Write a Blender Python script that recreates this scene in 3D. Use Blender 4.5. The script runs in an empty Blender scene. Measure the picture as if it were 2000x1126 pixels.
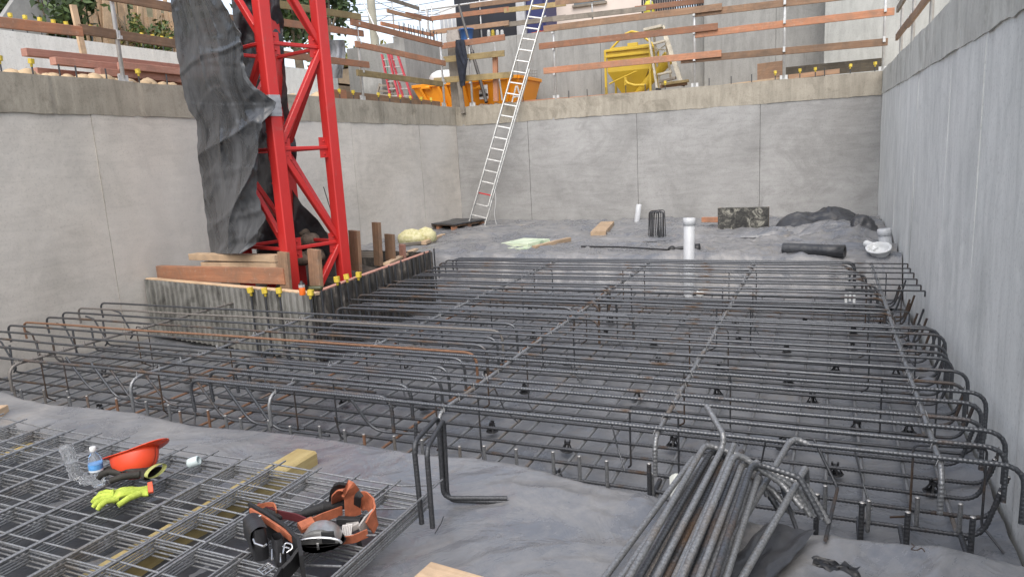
import bpy, math, random
from math import sin, cos, pi, sqrt
from mathutils import Vector, Matrix, noise
random.seed(7)
scene = bpy.context.scene
COL = scene.collection
V = Vector
# ------------------------------------------------------------------ camera
CAM_H = 1.75
YAW, PITCH, ROLL, FPX = 0.41962642, 0.18681578, -0.05450077, 1388.7
def cam_axes():
    f = V((-sin(YAW)*cos(PITCH), cos(YAW)*cos(PITCH), -sin(PITCH)))
    rt = V((cos(YAW), sin(YAW), 0)); up = rt.cross(f)
    c, s = cos(ROLL), sin(ROLL)
    return c*rt + s*up, -s*rt + c*up, f
RT, UP, FW = cam_axes()
cam = bpy.data.cameras.new('camera'); camo = bpy.data.objects.new('camera', cam); COL.objects.link(camo)
m = Matrix.Identity(4)
for i in range(3):
    m[i][0], m[i][1], m[i][2] = RT[i], UP[i], -FW[i]
m[0][3], m[1][3], m[2][3] = 0, 0, CAM_H
camo.matrix_world = m
cam.sensor_width = 36; cam.lens = FPX/2000*36
cam.clip_start = .05; cam.clip_end = 2000
scene.camera = camo
def ray(x, y):
    return RT*((x-1000)/FPX) - UP*((y-563)/FPX) + FW
O = V((0, 0, CAM_H))
def gz(x, y, z=0.): d = ray(x, y); return O + d*((z-CAM_H)/d.z)
def gy(x, y, Y): d = ray(x, y); return O + d*(Y/d.y)
def gx(x, y, X): d = ray(x, y); return O + d*(X/d.x)
# ------------------------------------------------------------------ mesh builder
class MB:
    def __init__(s): s.v = []; s.f = []; s.mi = []; s.cur = 0; s.smooth = []; s.sm = False
    def add(s, vs, fs, sm=None):
        o = len(s.v); s.v.extend([tuple(p) for p in vs])
        for f in fs:
            s.f.append(tuple(i+o for i in f)); s.mi.append(s.cur); s.smooth.append(s.sm if sm is None else sm)
    def box(s, c, d, R=None):
        c = V(c); x, y, z = d[0]/2, d[1]/2, d[2]/2
        vs = [V((a*x, b*y, e*z)) for a in (-1, 1) for b in (-1, 1) for e in (-1, 1)]
        if R is not None: vs = [R @ p for p in vs]
        s.add([c+p for p in vs], [(0,1,3,2),(4,6,7,5),(0,4,5,1),(2,3,7,6),(0,2,6,4),(1,5,7,3)], False)
    def box2(s, a, b):
        a = V(a); b = V(b); s.box((a+b)/2, (abs(b.x-a.x), abs(b.y-a.y), abs(b.z-a.z)))
    def hexa(s, p):   # eight corners: bottom 4 ccw then top 4
        s.add(p, [(3,2,1,0),(4,5,6,7),(0,1,5,4),(1,2,6,5),(2,3,7,6),(3,0,4,7)], False)
    def beam(s, p0, p1, w, h, up=(0,0,1), ch=.004, jit=0):
        p0 = V(p0); p1 = V(p1); d = (p1-p0).normalized(); u = V(up)
        sd = d.cross(u)
        if sd.length < 1e-4: sd = d.cross(V((1,0,0)))
        sd.normalize(); u = sd.cross(d)
        a, b = w/2, h/2; ch = min(ch, a*.4, b*.4)
        sec = [(-a+ch,-b),(a-ch,-b),(a,-b+ch),(a,b-ch),(a-ch,b),(-a+ch,b),(-a,b-ch),(-a,-b+ch)]
        vs = [p0+sd*x+u*y for x, y in sec]+[p1+sd*x+u*y for x, y in sec]
        fs = [(i,(i+1)%8,8+(i+1)%8,8+i) for i in range(8)]+[tuple(range(7,-1,-1)),tuple(range(8,16))]
        s.add(vs, fs, False)
    def tube(s, pts, r, n=8, rib=None, cap=True, closed=False):
        pts = [V(p) for p in pts]
        if rib:   # resample
            pitch, amp = rib; st = pitch/4
            out = [pts[0]]; acc = 0
            for a, b in zip(pts[:-1], pts[1:]):
                L = (b-a).length
                if L < 1e-6: continue
                k = max(1, round(L/st))
                for i in range(1, k+1): out.append(a.lerp(b, i/k))
            pts = out
        N = len(pts); ref = None; vs = []; o = 0; dist = 0
        for i, p in enumerate(pts):
            if closed: t = pts[(i+1)%N]-pts[i-1]
            else: t = pts[min(i+1,N-1)]-pts[max(i-1,0)]
            if t.length < 1e-9: t = V((0,0,1))
            t.normalize()
            if ref is None:
                ref = V((0,0,1)) if abs(t.z) < .9 else V((0,1,0))
            sd = t.cross(ref).normalized(); ref = sd.cross(t).normalized()
            rr = r(i/(N-1)) if callable(r) else r
            if i: dist += (p-pts[i-1]).length
            for k in range(n):
                a = 2*pi*k/n
                q = rr
                if rib: q = rr*(1+rib[1]*(1 if sin(2*pi*dist/rib[0]+a) > .35 else -.15)) if (k % (n//2)) else rr*1.06
                vs.append(p+sd*(cos(a)*q)+ref*(sin(a)*q))
        fs = []
        for i in range(N if closed else N-1):
            j = (i+1) % N
            for k in range(n):
                fs.append((i*n+k, i*n+(k+1)%n, j*n+(k+1)%n, j*n+k))
        s.add(vs, fs, True)
        if cap and not closed:
            s.add(vs[:n], [tuple(range(n-1,-1,-1))], False); s.add(vs[-n:], [tuple(range(n))], False)
    def lathe(s, prof, c=(0,0,0), n=20, ax=(0,0,1), sm=True, sy=1.):
        ax = V(ax).normalized(); u = ax.orthogonal().normalized(); w = ax.cross(u); c = V(c)
        vs = []
        for r, h in prof:
            for k in range(n):
                a = 2*pi*k/n; vs.append(c+ax*h+u*(r*cos(a))+w*(r*sin(a)*sy))
        fs = [(i*n+k, i*n+(k+1)%n, (i+1)*n+(k+1)%n, (i+1)*n+k) for i in range(len(prof)-1) for k in range(n)]
        s.add(vs, fs, sm)
        if prof[0][0] > 1e-4: s.add(vs[:n], [tuple(range(n-1,-1,-1))], False)
        if prof[-1][0] > 1e-4: s.add(vs[-n:], [tuple(range(n))], False)
    def grid(s, fn, nu, nv, sm=True, keep=None):
        vs = [fn(i/(nu-1), j/(nv-1)) for j in range(nv) for i in range(nu)]
        fs = [(j*nu+i, j*nu+i+1, (j+1)*nu+i+1, (j+1)*nu+i) for j in range(nv-1) for i in range(nu-1)
              if keep is None or keep((i+.5)/(nu-1), (j+.5)/(nv-1))]
        s.add(vs, fs, sm)
def mesh_of(name, mb, mats, shift=V((0,0,0))):
    me = bpy.data.meshes.new(name)
    me.from_pydata([(p[0]-shift.x, p[1]-shift.y, p[2]-shift.z) for p in mb.v], [], mb.f)
    for mt in (mats if isinstance(mats, (list, tuple)) else [mats]): me.materials.append(mt)
    me.polygons.foreach_set('use_smooth', mb.smooth)
    me.polygons.foreach_set('material_index', mb.mi)
    me.update(); return me
def tag(o, label=None, cat=None, group=None, kind=None):
    if label: o['label'] = label
    if cat: o['category'] = cat
    if group: o['group'] = group
    if kind: o['kind'] = kind
    return o
def wpos(o):
    p = V((0,0,0))
    while o: p += o.location; o = o.parent
    return p
def obj(name, mb, mat, parent=None, at=None):
    """one mesh object; vertices are given in the world, or relative to `at` when that is 'local'"""
    if at == 'local': sh = V((0,0,0)); loc = V((0,0,0))
    elif parent is not None: sh = wpos(parent); loc = V((0,0,0))
    else: loc = V(at) if at is not None else V((0,0,0)); sh = loc
    o = bpy.data.objects.new(name, mesh_of(name, mb, mat, sh)); COL.objects.link(o)
    o.location = loc; o.parent = parent
    return o
def thing(name, loc, label, cat, group=None):
    o = bpy.data.objects.new(name, None); COL.objects.link(o); o.location = loc; o.empty_display_size = .1
    return tag(o, label, cat, group)
def dup(o, loc=None, label=None, rotz=None, parent=None):
    c = o.copy(); COL.objects.link(c)
    if parent is not None: c.parent = parent
    if loc is not None: c.location = loc
    if rotz is not None: c.rotation_euler = (0, 0, rotz)
    if label: c['label'] = label
    for ch in list(o.children): dup(ch, parent=c)
    return c
def frame_obj(o, p0, p1, up=(0,0,1)):
    """place o so that its local X runs from p0 to p1"""
    p0 = V(p0); d = (V(p1)-p0).normalized(); s = V(up).cross(d)
    if s.length < 1e-4: s = V((0,1,0)).cross(d)
    s.normalize(); u = d.cross(s)
    M = Matrix.Identity(4)
    for i in range(3): M[i][0], M[i][1], M[i][2], M[i][3] = d[i], s[i], u[i], p0[i]
    o.matrix_world = M
def plank(name, p0, p1, w, h, mat, label, cat, group=None, up=(0,0,1), parent=None, ch=.004):
    L = (V(p1)-V(p0)).length; mb = MB()
    n = max(2, int(L/.5)); ph = random.random()*50
    # a little bow and rough ends so that no two boards are ruled lines
    a, b = w/2, h/2; sec = [(-a+ch,-b),(a-ch,-b),(a,-b+ch),(a,b-ch),(a-ch,b),(-a+ch,b),(-a,b-ch),(-a,-b+ch)]
    vs = []; 
    for i in range(n+1):
        x = L*i/n; dy = .006*noise.noise((x*.4, ph, 0)); dz = .008*noise.noise((x*.4, ph, 9))
        for (y, z) in sec: vs.append((x, y+dy, z+dz))
    fs = [(i*8+k, i*8+(k+1)%8, i*8+8+(k+1)%8, i*8+8+k) for i in range(n) for k in range(8)]
    fs = [f[::-1] for f in fs]
    mb.add(vs, fs+[tuple(range(8)), tuple(range(n*8+7, n*8-1, -1))], False)
    o = bpy.data.objects.new(name, mesh_of(name, mb, mat)); COL.objects.link(o)
    frame_obj(o, p0, p1, up)
    if parent is not None: o.parent = parent; o.matrix_parent_inverse = Matrix.Translation(-wpos(parent))
    return tag(o, label, cat, group)
def bend(pts, r, n=5):
    """polyline with rounded corners"""
    pts = [V(p) for p in pts]; out = [pts[0]]
    for i in range(1, len(pts)-1):
        a, b, c = pts[i-1], pts[i], pts[i+1]; u = (a-b).normalized(); w = (c-b).normalized()
        ang = u.angle(w); t = min(r/math.tan(ang/2), (a-b).length*.48, (c-b).length*.48)
        p, q = b+u*t, b+w*t
        for k in range(n+1):
            s = k/n; out.append((p*(1-s)+b*s)*(1-s)+(b*(1-s)+q*s)*s)
    out.append(pts[-1]); return out
def fbm(p, o=4):
    s = 0; a = 1; p = V(p)
    for _ in range(o): s += a*noise.noise(p); p = p*2.03+V((3.1,1.7,.3)); a *= .5
    return s
def ridge(p, o=3):
    s = 0; a = 1; p = V(p)
    for _ in range(o): s += a*(1-abs(noise.noise(p))*1.9)**3; p = p*1.9+V((5.1,2.7,1.3)); a *= .5
    return s
# ------------------------------------------------------------------ materials
class NT:
    def __init__(s, name):
        s.m = bpy.data.materials.new(name); s.m.use_nodes = True; s.t = s.m.node_tree
        s.b = s.t.nodes['Principled BSDF']
    def n(s, t, **k):
        o = s.t.nodes.new(t)
        for a, v in k.items():
            if hasattr(o, a) and not a[0].isupper(): setattr(o, a, v)
            else: o.inputs[a.replace('_', ' ')].default_value = v
        return o
    def l(s, a, b): s.t.links.new(a, b)
    def coord(s, scale=(1,1,1), kind='Object', rot=(0,0,0)):
        tc = s.n('ShaderNodeTexCoord'); mp = s.n('ShaderNodeMapping'); s.l(tc.outputs[kind], mp.inputs['Vector'])
        mp.inputs['Scale'].default_value = scale; mp.inputs['Rotation'].default_value = rot; return mp.outputs[0]
    def noise(s, vec, scale, detail=5, rough=.6, dist=0):
        o = s.n('ShaderNodeTexNoise', Scale=scale, Detail=detail, Roughness=rough, Distortion=dist); s.l(vec, o.inputs['Vector']); return o.outputs['Fac']
    def ramp(s, fac, stops):
        o = s.n('ShaderNodeValToRGB'); e = o.color_ramp.elements
        while len(e) < len(stops): e.new(.5)
        for i, (p, c) in enumerate(stops):
            e[i].position = p; e[i].color = (c, c, c, 1) if not isinstance(c, tuple) else (*c, 1)
        s.l(fac, o.inputs[0]); return o.outputs[0]
    def mix(s, fac, a, b, mode='MIX'):
        o = s.n('ShaderNodeMix', data_type='RGBA', blend_type=mode)
        for sock, v in ((o.inputs[0], fac), (o.inputs[6], a), (o.inputs[7], b)):
            if isinstance(v, (int, float)): sock.default_value = v
            elif isinstance(v, tuple): sock.default_value = (*v, 1)
            else: s.l(v, sock)
        return o.outputs[2]
    def math(s, op, a, b=0.):
        o = s.n('ShaderNodeMath', operation=op)
        for i, v in ((0, a), (1, b)):
            if isinstance(v, (int, float)): o.inputs[i].default_value = v
            else: s.l(v, o.inputs[i])
        return o.outputs[0]
    def rnd(s): return s.n('ShaderNodeObjectInfo').outputs['Random']
    def col(s, c):
        if isinstance(c, tuple): s.b.inputs['Base Color'].default_value = (*c, 1)
        else: s.l(c, s.b.inputs['Base Color'])
    def rough(s, r):
        if isinstance(r, (int, float)): s.b.inputs['Roughness'].default_value = r
        else: s.l(r, s.b.inputs['Roughness'])
    def bump(s, h, strength=.3, dist=.01, prev=None):
        o = s.n('ShaderNodeBump', Strength=strength, Distance=dist); s.l(h, o.inputs['Height'])
        if prev: s.l(prev, o.inputs['Normal'])
        s.l(o.outputs[0], s.b.inputs['Normal']); return o.outputs[0]
M_CUT = None
def simple(name, c, rough=.5, metal=0, var=.15, sc=8, bump=.1):
    t = NT(name); v = t.coord()
    n = t.noise(v, sc, 5)
    k = t.ramp(n, [(.3, tuple(x*(1-var) for x in c)), (.7, tuple(min(1, x*(1+var)) for x in c))])
    t.col(k); t.rough(rough); t.b.inputs['Metallic'].default_value = metal
    if bump: t.bump(t.noise(v, sc*6, 4), bump, .004)
    return t.m
def concrete(name, dark, light, stain, streak='h', warm=None, stain_amt=.5, bumpy=.3):
    t = NT(name); v = t.coord()
    big = t.noise(v, .55, 7, .66, .8)
    base = t.ramp(big, [(.34, tuple(c*.86 for c in dark)), (.50, tuple((a+b)/2 for a, b in zip(dark, light))), (.66, light)])
    vast = t.ramp(t.noise(v, .27, 3, .5), [(.38, .84), (.62, 1.06)]); base = t.mix(1., base, vast, 'MULTIPLY')
    # trowel strokes along the wall, or runs down it
    sc = (.7, .7, 3.6) if streak == 'h' else (1.7, 1.7, .28)
    st = t.noise(t.coord(sc), 2.4, 7, .70, .7)
    base = t.mix(.30 if streak == 'h' else .55, base, t.ramp(st, [(.3, tuple(c*.76 for c in dark)), (.55, light), (.75, tuple(min(1, c*1.13) for c in light))]))
    mid = t.noise(v, 3.1, 7, .7, 1.2)
    base = t.mix(.32, base, t.mix(1., base, t.ramp(mid, [(.3, .74), (.6, 1.), (.8, 1.12)]), 'MULTIPLY'))
    if streak == 'v':   # pale lime runs
        run = t.ramp(t.noise(t.coord((9, 9, .22)), 2.6, 5, .65, .6), [(.60, 0.), (.74, .32)])
        base = t.mix(run, base, tuple(min(1, c*1.28) for c in light))
    blot = t.ramp(t.noise(v, 1.3, 8, .72, 1.5), [(.5, 0.), (.68, 1.)])
    base = t.mix(t.math('MULTIPLY', blot, stain_amt), base, stain)
    sp = t.ramp(t.noise(v, 38, 3, .6), [(.33, .55), (.45, 1.)])
    base = t.mix(.35, base, t.mix(1., base, sp, 'MULTIPLY'))
    if warm: base = t.mix(t.ramp(t.noise(v, .35, 3), [(.4, 0.), (.65, .55)]), base, warm)
    # mud splashed up the foot of the wall, with a ragged edge, and rust-brown marks
    sep = t.n('ShaderNodeSeparateXYZ'); t.l(v, sep.inputs[0])
    hgt = t.math('ADD', sep.outputs[2], t.math('MULTIPLY', t.noise(v, 2.2, 7, .72, .6), -.75))
    mud = t.ramp(t.math('ADD', t.math('MULTIPLY', hgt, 1.), .9), [(.30, .75), (.62, .0)])
    base = t.mix(mud, base, tuple(c*.62 for c in stain))
    t.col(base); t.rough(.86)
    b = t.bump(st, bumpy*.5, .02)
    t.bump(t.noise(v, 60, 6, .7), bumpy, .006, b)
    return t.m
M = {}
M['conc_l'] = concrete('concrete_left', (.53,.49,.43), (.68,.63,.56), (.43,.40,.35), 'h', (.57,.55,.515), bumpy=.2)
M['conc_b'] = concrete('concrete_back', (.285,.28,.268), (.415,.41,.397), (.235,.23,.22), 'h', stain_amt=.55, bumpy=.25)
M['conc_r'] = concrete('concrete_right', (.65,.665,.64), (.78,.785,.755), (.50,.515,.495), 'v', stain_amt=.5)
M['cap'] = concrete('concrete_cap', (.29,.26,.205), (.42,.38,.31), (.17,.15,.115), 'v', bumpy=.7, stain_amt=.75)
M['cap_r'] = concrete('concrete_cap_right', (.47,.47,.43), (.63,.63,.58), (.27,.26,.225), 'v', bumpy=.7, stain_amt=.6)
M['conc_u'] = concrete('concrete_upper', (.25,.25,.24), (.34,.34,.325), (.20,.20,.19), 'v')
M['conc_white'] = concrete('concrete_white', (.60,.61,.585), (.70,.71,.69), (.52,.53,.50), 'v', stain_amt=.3)
M['conc_pale'] = concrete('concrete_pale', (.37,.38,.36), (.45,.46,.44), (.32,.33,.31), 'v', stain_amt=.3)
def plastic(name, c, rough=.42, dust=(.2,.2,.21), amt=.5, spec=.5):
    t = NT(name); v = t.coord()
    d = t.ramp(t.noise(v, .9, 8, .72, 1.), [(.40, 0.), (.66, 1.)])
    d2 = t.ramp(t.noise(v, 14, 5, .7), [(.5, 0.), (.75, .7)])
    k = t.mix(t.math('MULTIPLY', d, amt), c, dust); k = t.mix(t.math('MULTIPLY', d2, amt*.5), k, dust)
    mud = t.ramp(t.noise(v, 1.7, 9, .76, .4), [(.57, 0.), (.68, .55)]); k = t.mix(mud, k, tuple(x*f for x, f in zip(dust, (.72, .64, .54))))
    t.col(k); t.rough(t.ramp(d, [(0, rough), (1, min(.9, rough+.25))])); t.b.inputs['Specular IOR Level'].default_value = spec
    b = t.bump(t.noise(v, 3.2, 4, .5, 1.4), .45, .05)
    t.bump(t.noise(v, 30, 4, .6, .5), .10, .006, b)
    return t.m
M['plastic'] = plastic('polythene', (.128,.136,.152), .22, (.33,.315,.295), .6)
M['plastic_bed'] = plastic('polythene_bed', (.130,.139,.156), .25, (.27,.265,.258), .5)
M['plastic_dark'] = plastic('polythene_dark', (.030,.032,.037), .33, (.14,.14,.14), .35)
t_ = NT('tarp'); v_ = t_.coord((1.2, 1.2, .45))
f_ = t_.ramp(t_.noise(v_, 2.0, 7, .68, .8), [(.36, 0.), (.66, .8)]); g_ = t_.ramp(t_.noise(t_.coord(), 22, 5, .7), [(.60, 0.), (.74, .3)])
t_.col(t_.mix(g_, t_.mix(f_, (.018,.020,.023), (.115,.119,.125)), (.17,.17,.168))); t_.rough(t_.ramp(f_, [(0, .22), (1, .42)])); t_.bump(t_.noise(t_.coord((1,1,.5)), 9, 5, .6, .6), .35, .02)
M['tarp'] = t_.m
def steel(name, base, rust, amt, rough=.45, metal=.55, ribs=False):
    t = NT(name); v = t.coord()
    r = t.rnd()
    n = t.noise(v, 2.2, 6, .65)
    th = t.math('ADD', n, t.math('MULTIPLY', t.math('SUBTRACT', r, .5), amt))
    f = t.ramp(th, [(.56, 0.), (.70, 1.)])
    n2 = t.noise(v, 90, 4)
    b0 = t.ramp(n2, [(.3, tuple(x*.65 for x in base)), (.7, tuple(x*1.35 for x in base))])
    rr = t.ramp(n2, [(.3, tuple(x*.6 for x in rust)), (.7, rust)])
    t.col(t.mix(f, b0, rr)); t.b.inputs['Metallic'].default_value = metal
    t.rough(t.ramp(f, [(0, rough), (1, .85)]))
    t.bump(n2, .3, .002)
    return t.m
M['rebar'] = steel('rebar_steel', (.115,.120,.128), (.17,.115,.08), .24, .36, .65)
M['rebar_light'] = steel('rebar_light', (.24,.245,.25), (.22,.185,.155), .16, .38, .5)
M['rebar_dark'] = steel('rebar_dark', (.070,.073,.079), (.13,.09,.065), .25, .5)
M['rebar_rust'] = steel('rebar_rust', (.18,.165,.15), (.28,.155,.095), .8, .6, .3)
M['mesh_steel'] = steel('mesh_steel', (.29,.295,.30), (.25,.23,.21), .12, .42, .6)
def timber(name, a, b, dirt=(.12,.085,.06), damt=.5, rough=.75):
    t = NT(name); r = t.rnd()
    tc = t.n('ShaderNodeTexCoord'); mp = t.n('ShaderNodeMapping'); t.l(tc.outputs['Object'], mp.inputs['Vector'])
    cx = t.n('ShaderNodeCombineXYZ'); t.l(t.math('MULTIPLY', r, 37.), cx.inputs[0]); t.l(t.math('MULTIPLY', r, 11.), cx.inputs[1]); t.l(cx.outputs[0], mp.inputs['Location'])
    mp.inputs['Scale'].default_value = (1.2, 22, 22)
    g = t.noise(mp.outputs[0], 1.6, 6, .65, .9)
    mp2 = t.n('ShaderNodeMapping'); t.l(tc.outputs['Object'], mp2.inputs['Vector']); t.l(cx.outputs[0], mp2.inputs['Location'])
    bl = t.noise(mp2.outputs[0], 2.6, 6, .7, .6)
    k = t.ramp(g, [(.28, a), (.72, b)])
    k = t.mix(t.math('MULTIPLY', t.ramp(bl, [(.42, 0.), (.66, 1.)]), min(1, damt*1.35)), k, dirt)
    sp = t.noise(mp2.outputs[0], 13, 6, .75); k = t.mix(t.math('MULTIPLY', t.ramp(sp, [(.56, 0.), (.68, 1.)]), .6), k, tuple(min(1, x*1.5+.09) for x in dirt))
    br = t.math('ADD', t.math('MULTIPLY', r, .5), .72)
    cc = t.n('ShaderNodeCombineXYZ')
    for i in range(3): t.l(br, cc.inputs[i])
    k = t.mix(1., k, cc.outputs[0], 'MULTIPLY')
    t.col(k); t.rough(rough); t.bump(g, .4, .004)
    return t.m
M['wood_red'] = timber('timber_stained', (.30,.125,.065), (.45,.215,.12), (.22,.135,.09), .6)
M['wood_brown'] = timber('timber_brown', (.23,.13,.075), (.37,.23,.14), (.14,.10,.07))
M['wood_pale'] = timber('timber_pale', (.42,.29,.175), (.60,.44,.29), (.26,.19,.13), .45)
M['wood_yellow'] = timber('timber_yellow', (.46,.34,.13), (.60,.49,.24), (.30,.21,.07), .5)
M['wood_olive'] = timber('timber_olive', (.25,.18,.075), (.38,.29,.14), (.14,.105,.05), .5)
M['wood_grey'] = timber('timber_grey', (.17,.145,.115), (.30,.265,.22), (.09,.08,.065), .5)
M['wood_salmon'] = timber('timber_salmon', (.36,.17,.125), (.50,.27,.21), (.22,.13,.10), .4)
M['galv'] = simple('galvanised', (.55,.55,.54), .45, .4, .2, 12)
M['cut'] = simple('cut_steel', (.50,.49,.47), .4, .6, .2, 60)
M['alu'] = simple('aluminium', (.52,.52,.50), .42, .6, .25, 14)
M['yellow_cap'] = simple('yellow_plastic', (.60,.45,.05), .5, 0, .18, 30)
M['black'] = simple('black_plastic', (.014,.014,.015), .45, 0, .3, 20)
M['white'] = simple('white_plastic', (.70,.71,.70), .4, 0, .06, 6)
M['pvc'] = simple('pvc_grey', (.50,.515,.53), .38, 0, .06, 5)
def paint(name, c, wear, amt=.5, rough=.42):
    t = NT(name); v = t.coord()
    s1 = t.ramp(t.noise(v, 3.5, 8, .75, .8), [(.56, 0.), (.74, 1.)]); s2 = t.ramp(t.noise(v, 42, 5, .7), [(.54, 0.), (.66, 1.)])
    f = t.math('MULTIPLY', t.math('ADD', t.math('MULTIPLY', s1, .45), t.math('MULTIPLY', t.math('MULTIPLY', s2, s1), .8)), amt)
    t.col(t.mix(f, t.ramp(t.noise(v, 1.5, 4), [(.3, tuple(x*.85 for x in c)), (.7, c)]), wear)); t.rough(rough); t.bump(t.noise(v, 25, 4), .1, .004)
    return t.m
M['red'] = paint('red_paint', (.58,.030,.027), (.30,.13,.11), 1.05)
M['yellow_paint'] = paint('yellow_paint', (.62,.43,.04), (.42,.33,.16), .7)
M['orange_paint'] = paint('orange_paint', (.80,.30,.010), (.55,.28,.06), .35)
# ------------------------------------------------------------------ light
SUN_EL, SUN_AZ = math.radians(55), math.radians(165)   # azimuth from +Y towards +X
w = bpy.data.worlds.new('World'); scene.world = w; w.use_nodes = True
nt = w.node_tree; sky = nt.nodes.new('ShaderNodeTexSky'); sky.sky_type = 'NISHITA'; sky.sun_disc = False
sky.sun_elevation = SUN_EL; sky.sun_rotation = SUN_AZ; sky.air_density = 1.0; sky.dust_density = 2.5; sky.ozone_density = 1.0
hs = nt.nodes.new('ShaderNodeHueSaturation'); hs.inputs['Saturation'].default_value = .5   # thin high cloud: a pale sky
nt.links.new(sky.outputs[0], hs.inputs['Color']); nt.links.new(hs.outputs[0], nt.nodes['Background'].inputs[0]); nt.nodes['Background'].inputs[1].default_value = .15
sl = bpy.data.lights.new('sun', 'SUN'); sl.energy = .9; sl.angle = math.radians(70); sl.color = (1, .91, .80)
so = bpy.data.objects.new('sun', sl); COL.objects.link(so)
sd = V((sin(SUN_AZ)*cos(SUN_EL), cos(SUN_AZ)*cos(SUN_EL), sin(SUN_EL)))
so.rotation_euler = sd.to_track_quat('Z', 'Y').to_euler(); so.location = sd*40
scene.view_settings.view_transform = 'Standard'; scene.view_settings.look = 'None'; scene.view_settings.exposure = 1.05
# ------------------------------------------------------------------ setting
XL, XR, YB = -8.79, 1.01, 16.73
ZC = 3.0    # top of the capping beams
def noisy_sheet(x0, x1, y0, y1, zf, res, amp, seed, fold=None):
    nu = max(2, int((x1-x0)/res)); nv = max(2, int((y1-y0)/res)); mb = MB()
    def fn(u, v):
        x = x0+(x1-x0)*u; y = y0+(y1-y0)*v
        z = zf(x, y)
        qx, qy = x+.5*fbm((x*.5, y*.5, seed+40), 2), y+.5*fbm((x*.5, y*.5, seed+50), 2)
        cr = sum(max(0, 1-abs(noise.noise((qx*f*ax, qy*f*ay, seed+f)))*w)*h for f, ax, ay, w, h in ((.7,1,.6,7,.20),(1.3,.5,1,8,.15),(2.2,1,1,7,.07)))
        a = amp(x, y) if callable(amp) else amp
        w1 = ridge((x*.55+.25*fbm((x*.7, y*.7, seed+5), 2), y*.9, seed), 3)*.6
        w2 = ridge((x*2.1+.4*fbm((x, y, 1), 2), y*1.2+x*.6, seed+20), 2)*.30
        w3 = ridge((x*4.5+y*2, y*4.0-x*1.5, seed+33), 1)*.05
        return (x, y, z+a*(w1+w2+w3+cr+.5*fbm((x*.8, y*.8, seed+9), 3)))
    mb.grid(fn, nu, nv); return mb
PIT = -.50
def sstep(a, b, x): t = max(0, min(1, (x-a)/(b-a))); return t*t*(3-2*t)
def ground_z(x, y):   # excavated ground: raised near, recess for the raft, raised at the back
    near = 1-sstep(3.35, 3.75, y); back = sstep(10.55, 11.0, y)
    return PIT*(1-max(near, back))
mb = MB()
mb.box2((-60,-40,-1.2), (60,16.73,-.62)); obj('ground', mb, simple('soil', (.16,.125,.09), .95, 0, .3, 2, .6)); tag(bpy.data.objects['ground'], kind='structure')
# upper terrace round the pit (three slabs of earth, behind the walls)
M['soil_up'] = simple('soil_upper', (.34,.27,.19), .95, 0, .3, 3, .8)
def slab(name, a, b, mat, amp=.03, res=.25):
    mb = MB(); x0, y0, z0 = a; x1, y1, z1 = b
    mb.grid(lambda u, v: (x0+(x1-x0)*u, y0+(y1-y0)*v, z1+amp*(fbm((x0+(x1-x0)*u, y0+(y1-y0)*v, 3)) if 0 < u < 1 and 0 < v < 1 else 0)), max(2, int((x1-x0)/res)), max(2, int((y1-y0)/res)))
    mb.box2((x0, y0, z0), (x1, y1, z1-amp*2.2))
    o = obj(name, mb, mat); tag(o, kind='structure'); return o
slab('terrace', (-14,-6,0), (-9.14,20.2,2.93), M['soil_up'])
slab('terrace', (-9.14,17.08,0), (3,19.9,2.93), M['soil_up'])
slab('terrace', (1.36,-6,0), (14,17.08,2.93), M['soil_up'], .03, .6)
slab('upper_ground', (-60,20.9,0), (40,90,4.95), M['soil_up'], .03, 1.5)
slab('upper_ground', (-60,-20,0), (-14,20.9,4.2), M['soil_up'], .03, 1.)
# ---- walls of the pit: panel faces with open joints, a rough capping beam on top
def strip_panels(axis, fixed, back, spans, z0, z1, gap=.009):
    """panel boxes between joints; axis 'x' runs along X at Y=fixed, 'y' runs along Y at X=fixed"""
    mb = MB()
    for a, b in zip(spans[:-1], spans[1:]):
        nu = max(2, int((b-a)/.25)); nv = 10
        off = random.uniform(-.004, .004); sg = 1 if back > fixed else -1
        def fn(u, v, a=a, b=b):
            t = a+gap/2+(b-a-gap)*u; z = z0+(z1-z0)*v
            d = fixed+off+.012*fbm((t*.6, z*.8, fixed), 3)
            return (t, d, z) if axis == 'x' else (d, t, z)
        mb.grid(fn, nu, nv, True)
        for t in (a+gap/2, b-gap/2):   # joint cheeks
            q = [(t, fixed+off-.0, z0), (t, fixed+sg*.07, z0), (t, fixed+sg*.07, z1), (t, fixed+off, z1)]
            if axis == 'y': q = [(y, x, z) for x, y, z in q]
            mb.add(q, [(0,1,2,3)], False)
    lo, hi = (fixed+.028, back) if back > fixed else (back, fixed-.028)
    if axis == 'x': mb.box2((spans[0], lo, z0), (spans[-1], hi, z1))
    else: mb.box2((lo, spans[0], z0), (hi, spans[-1], z1))
    return mb
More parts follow.
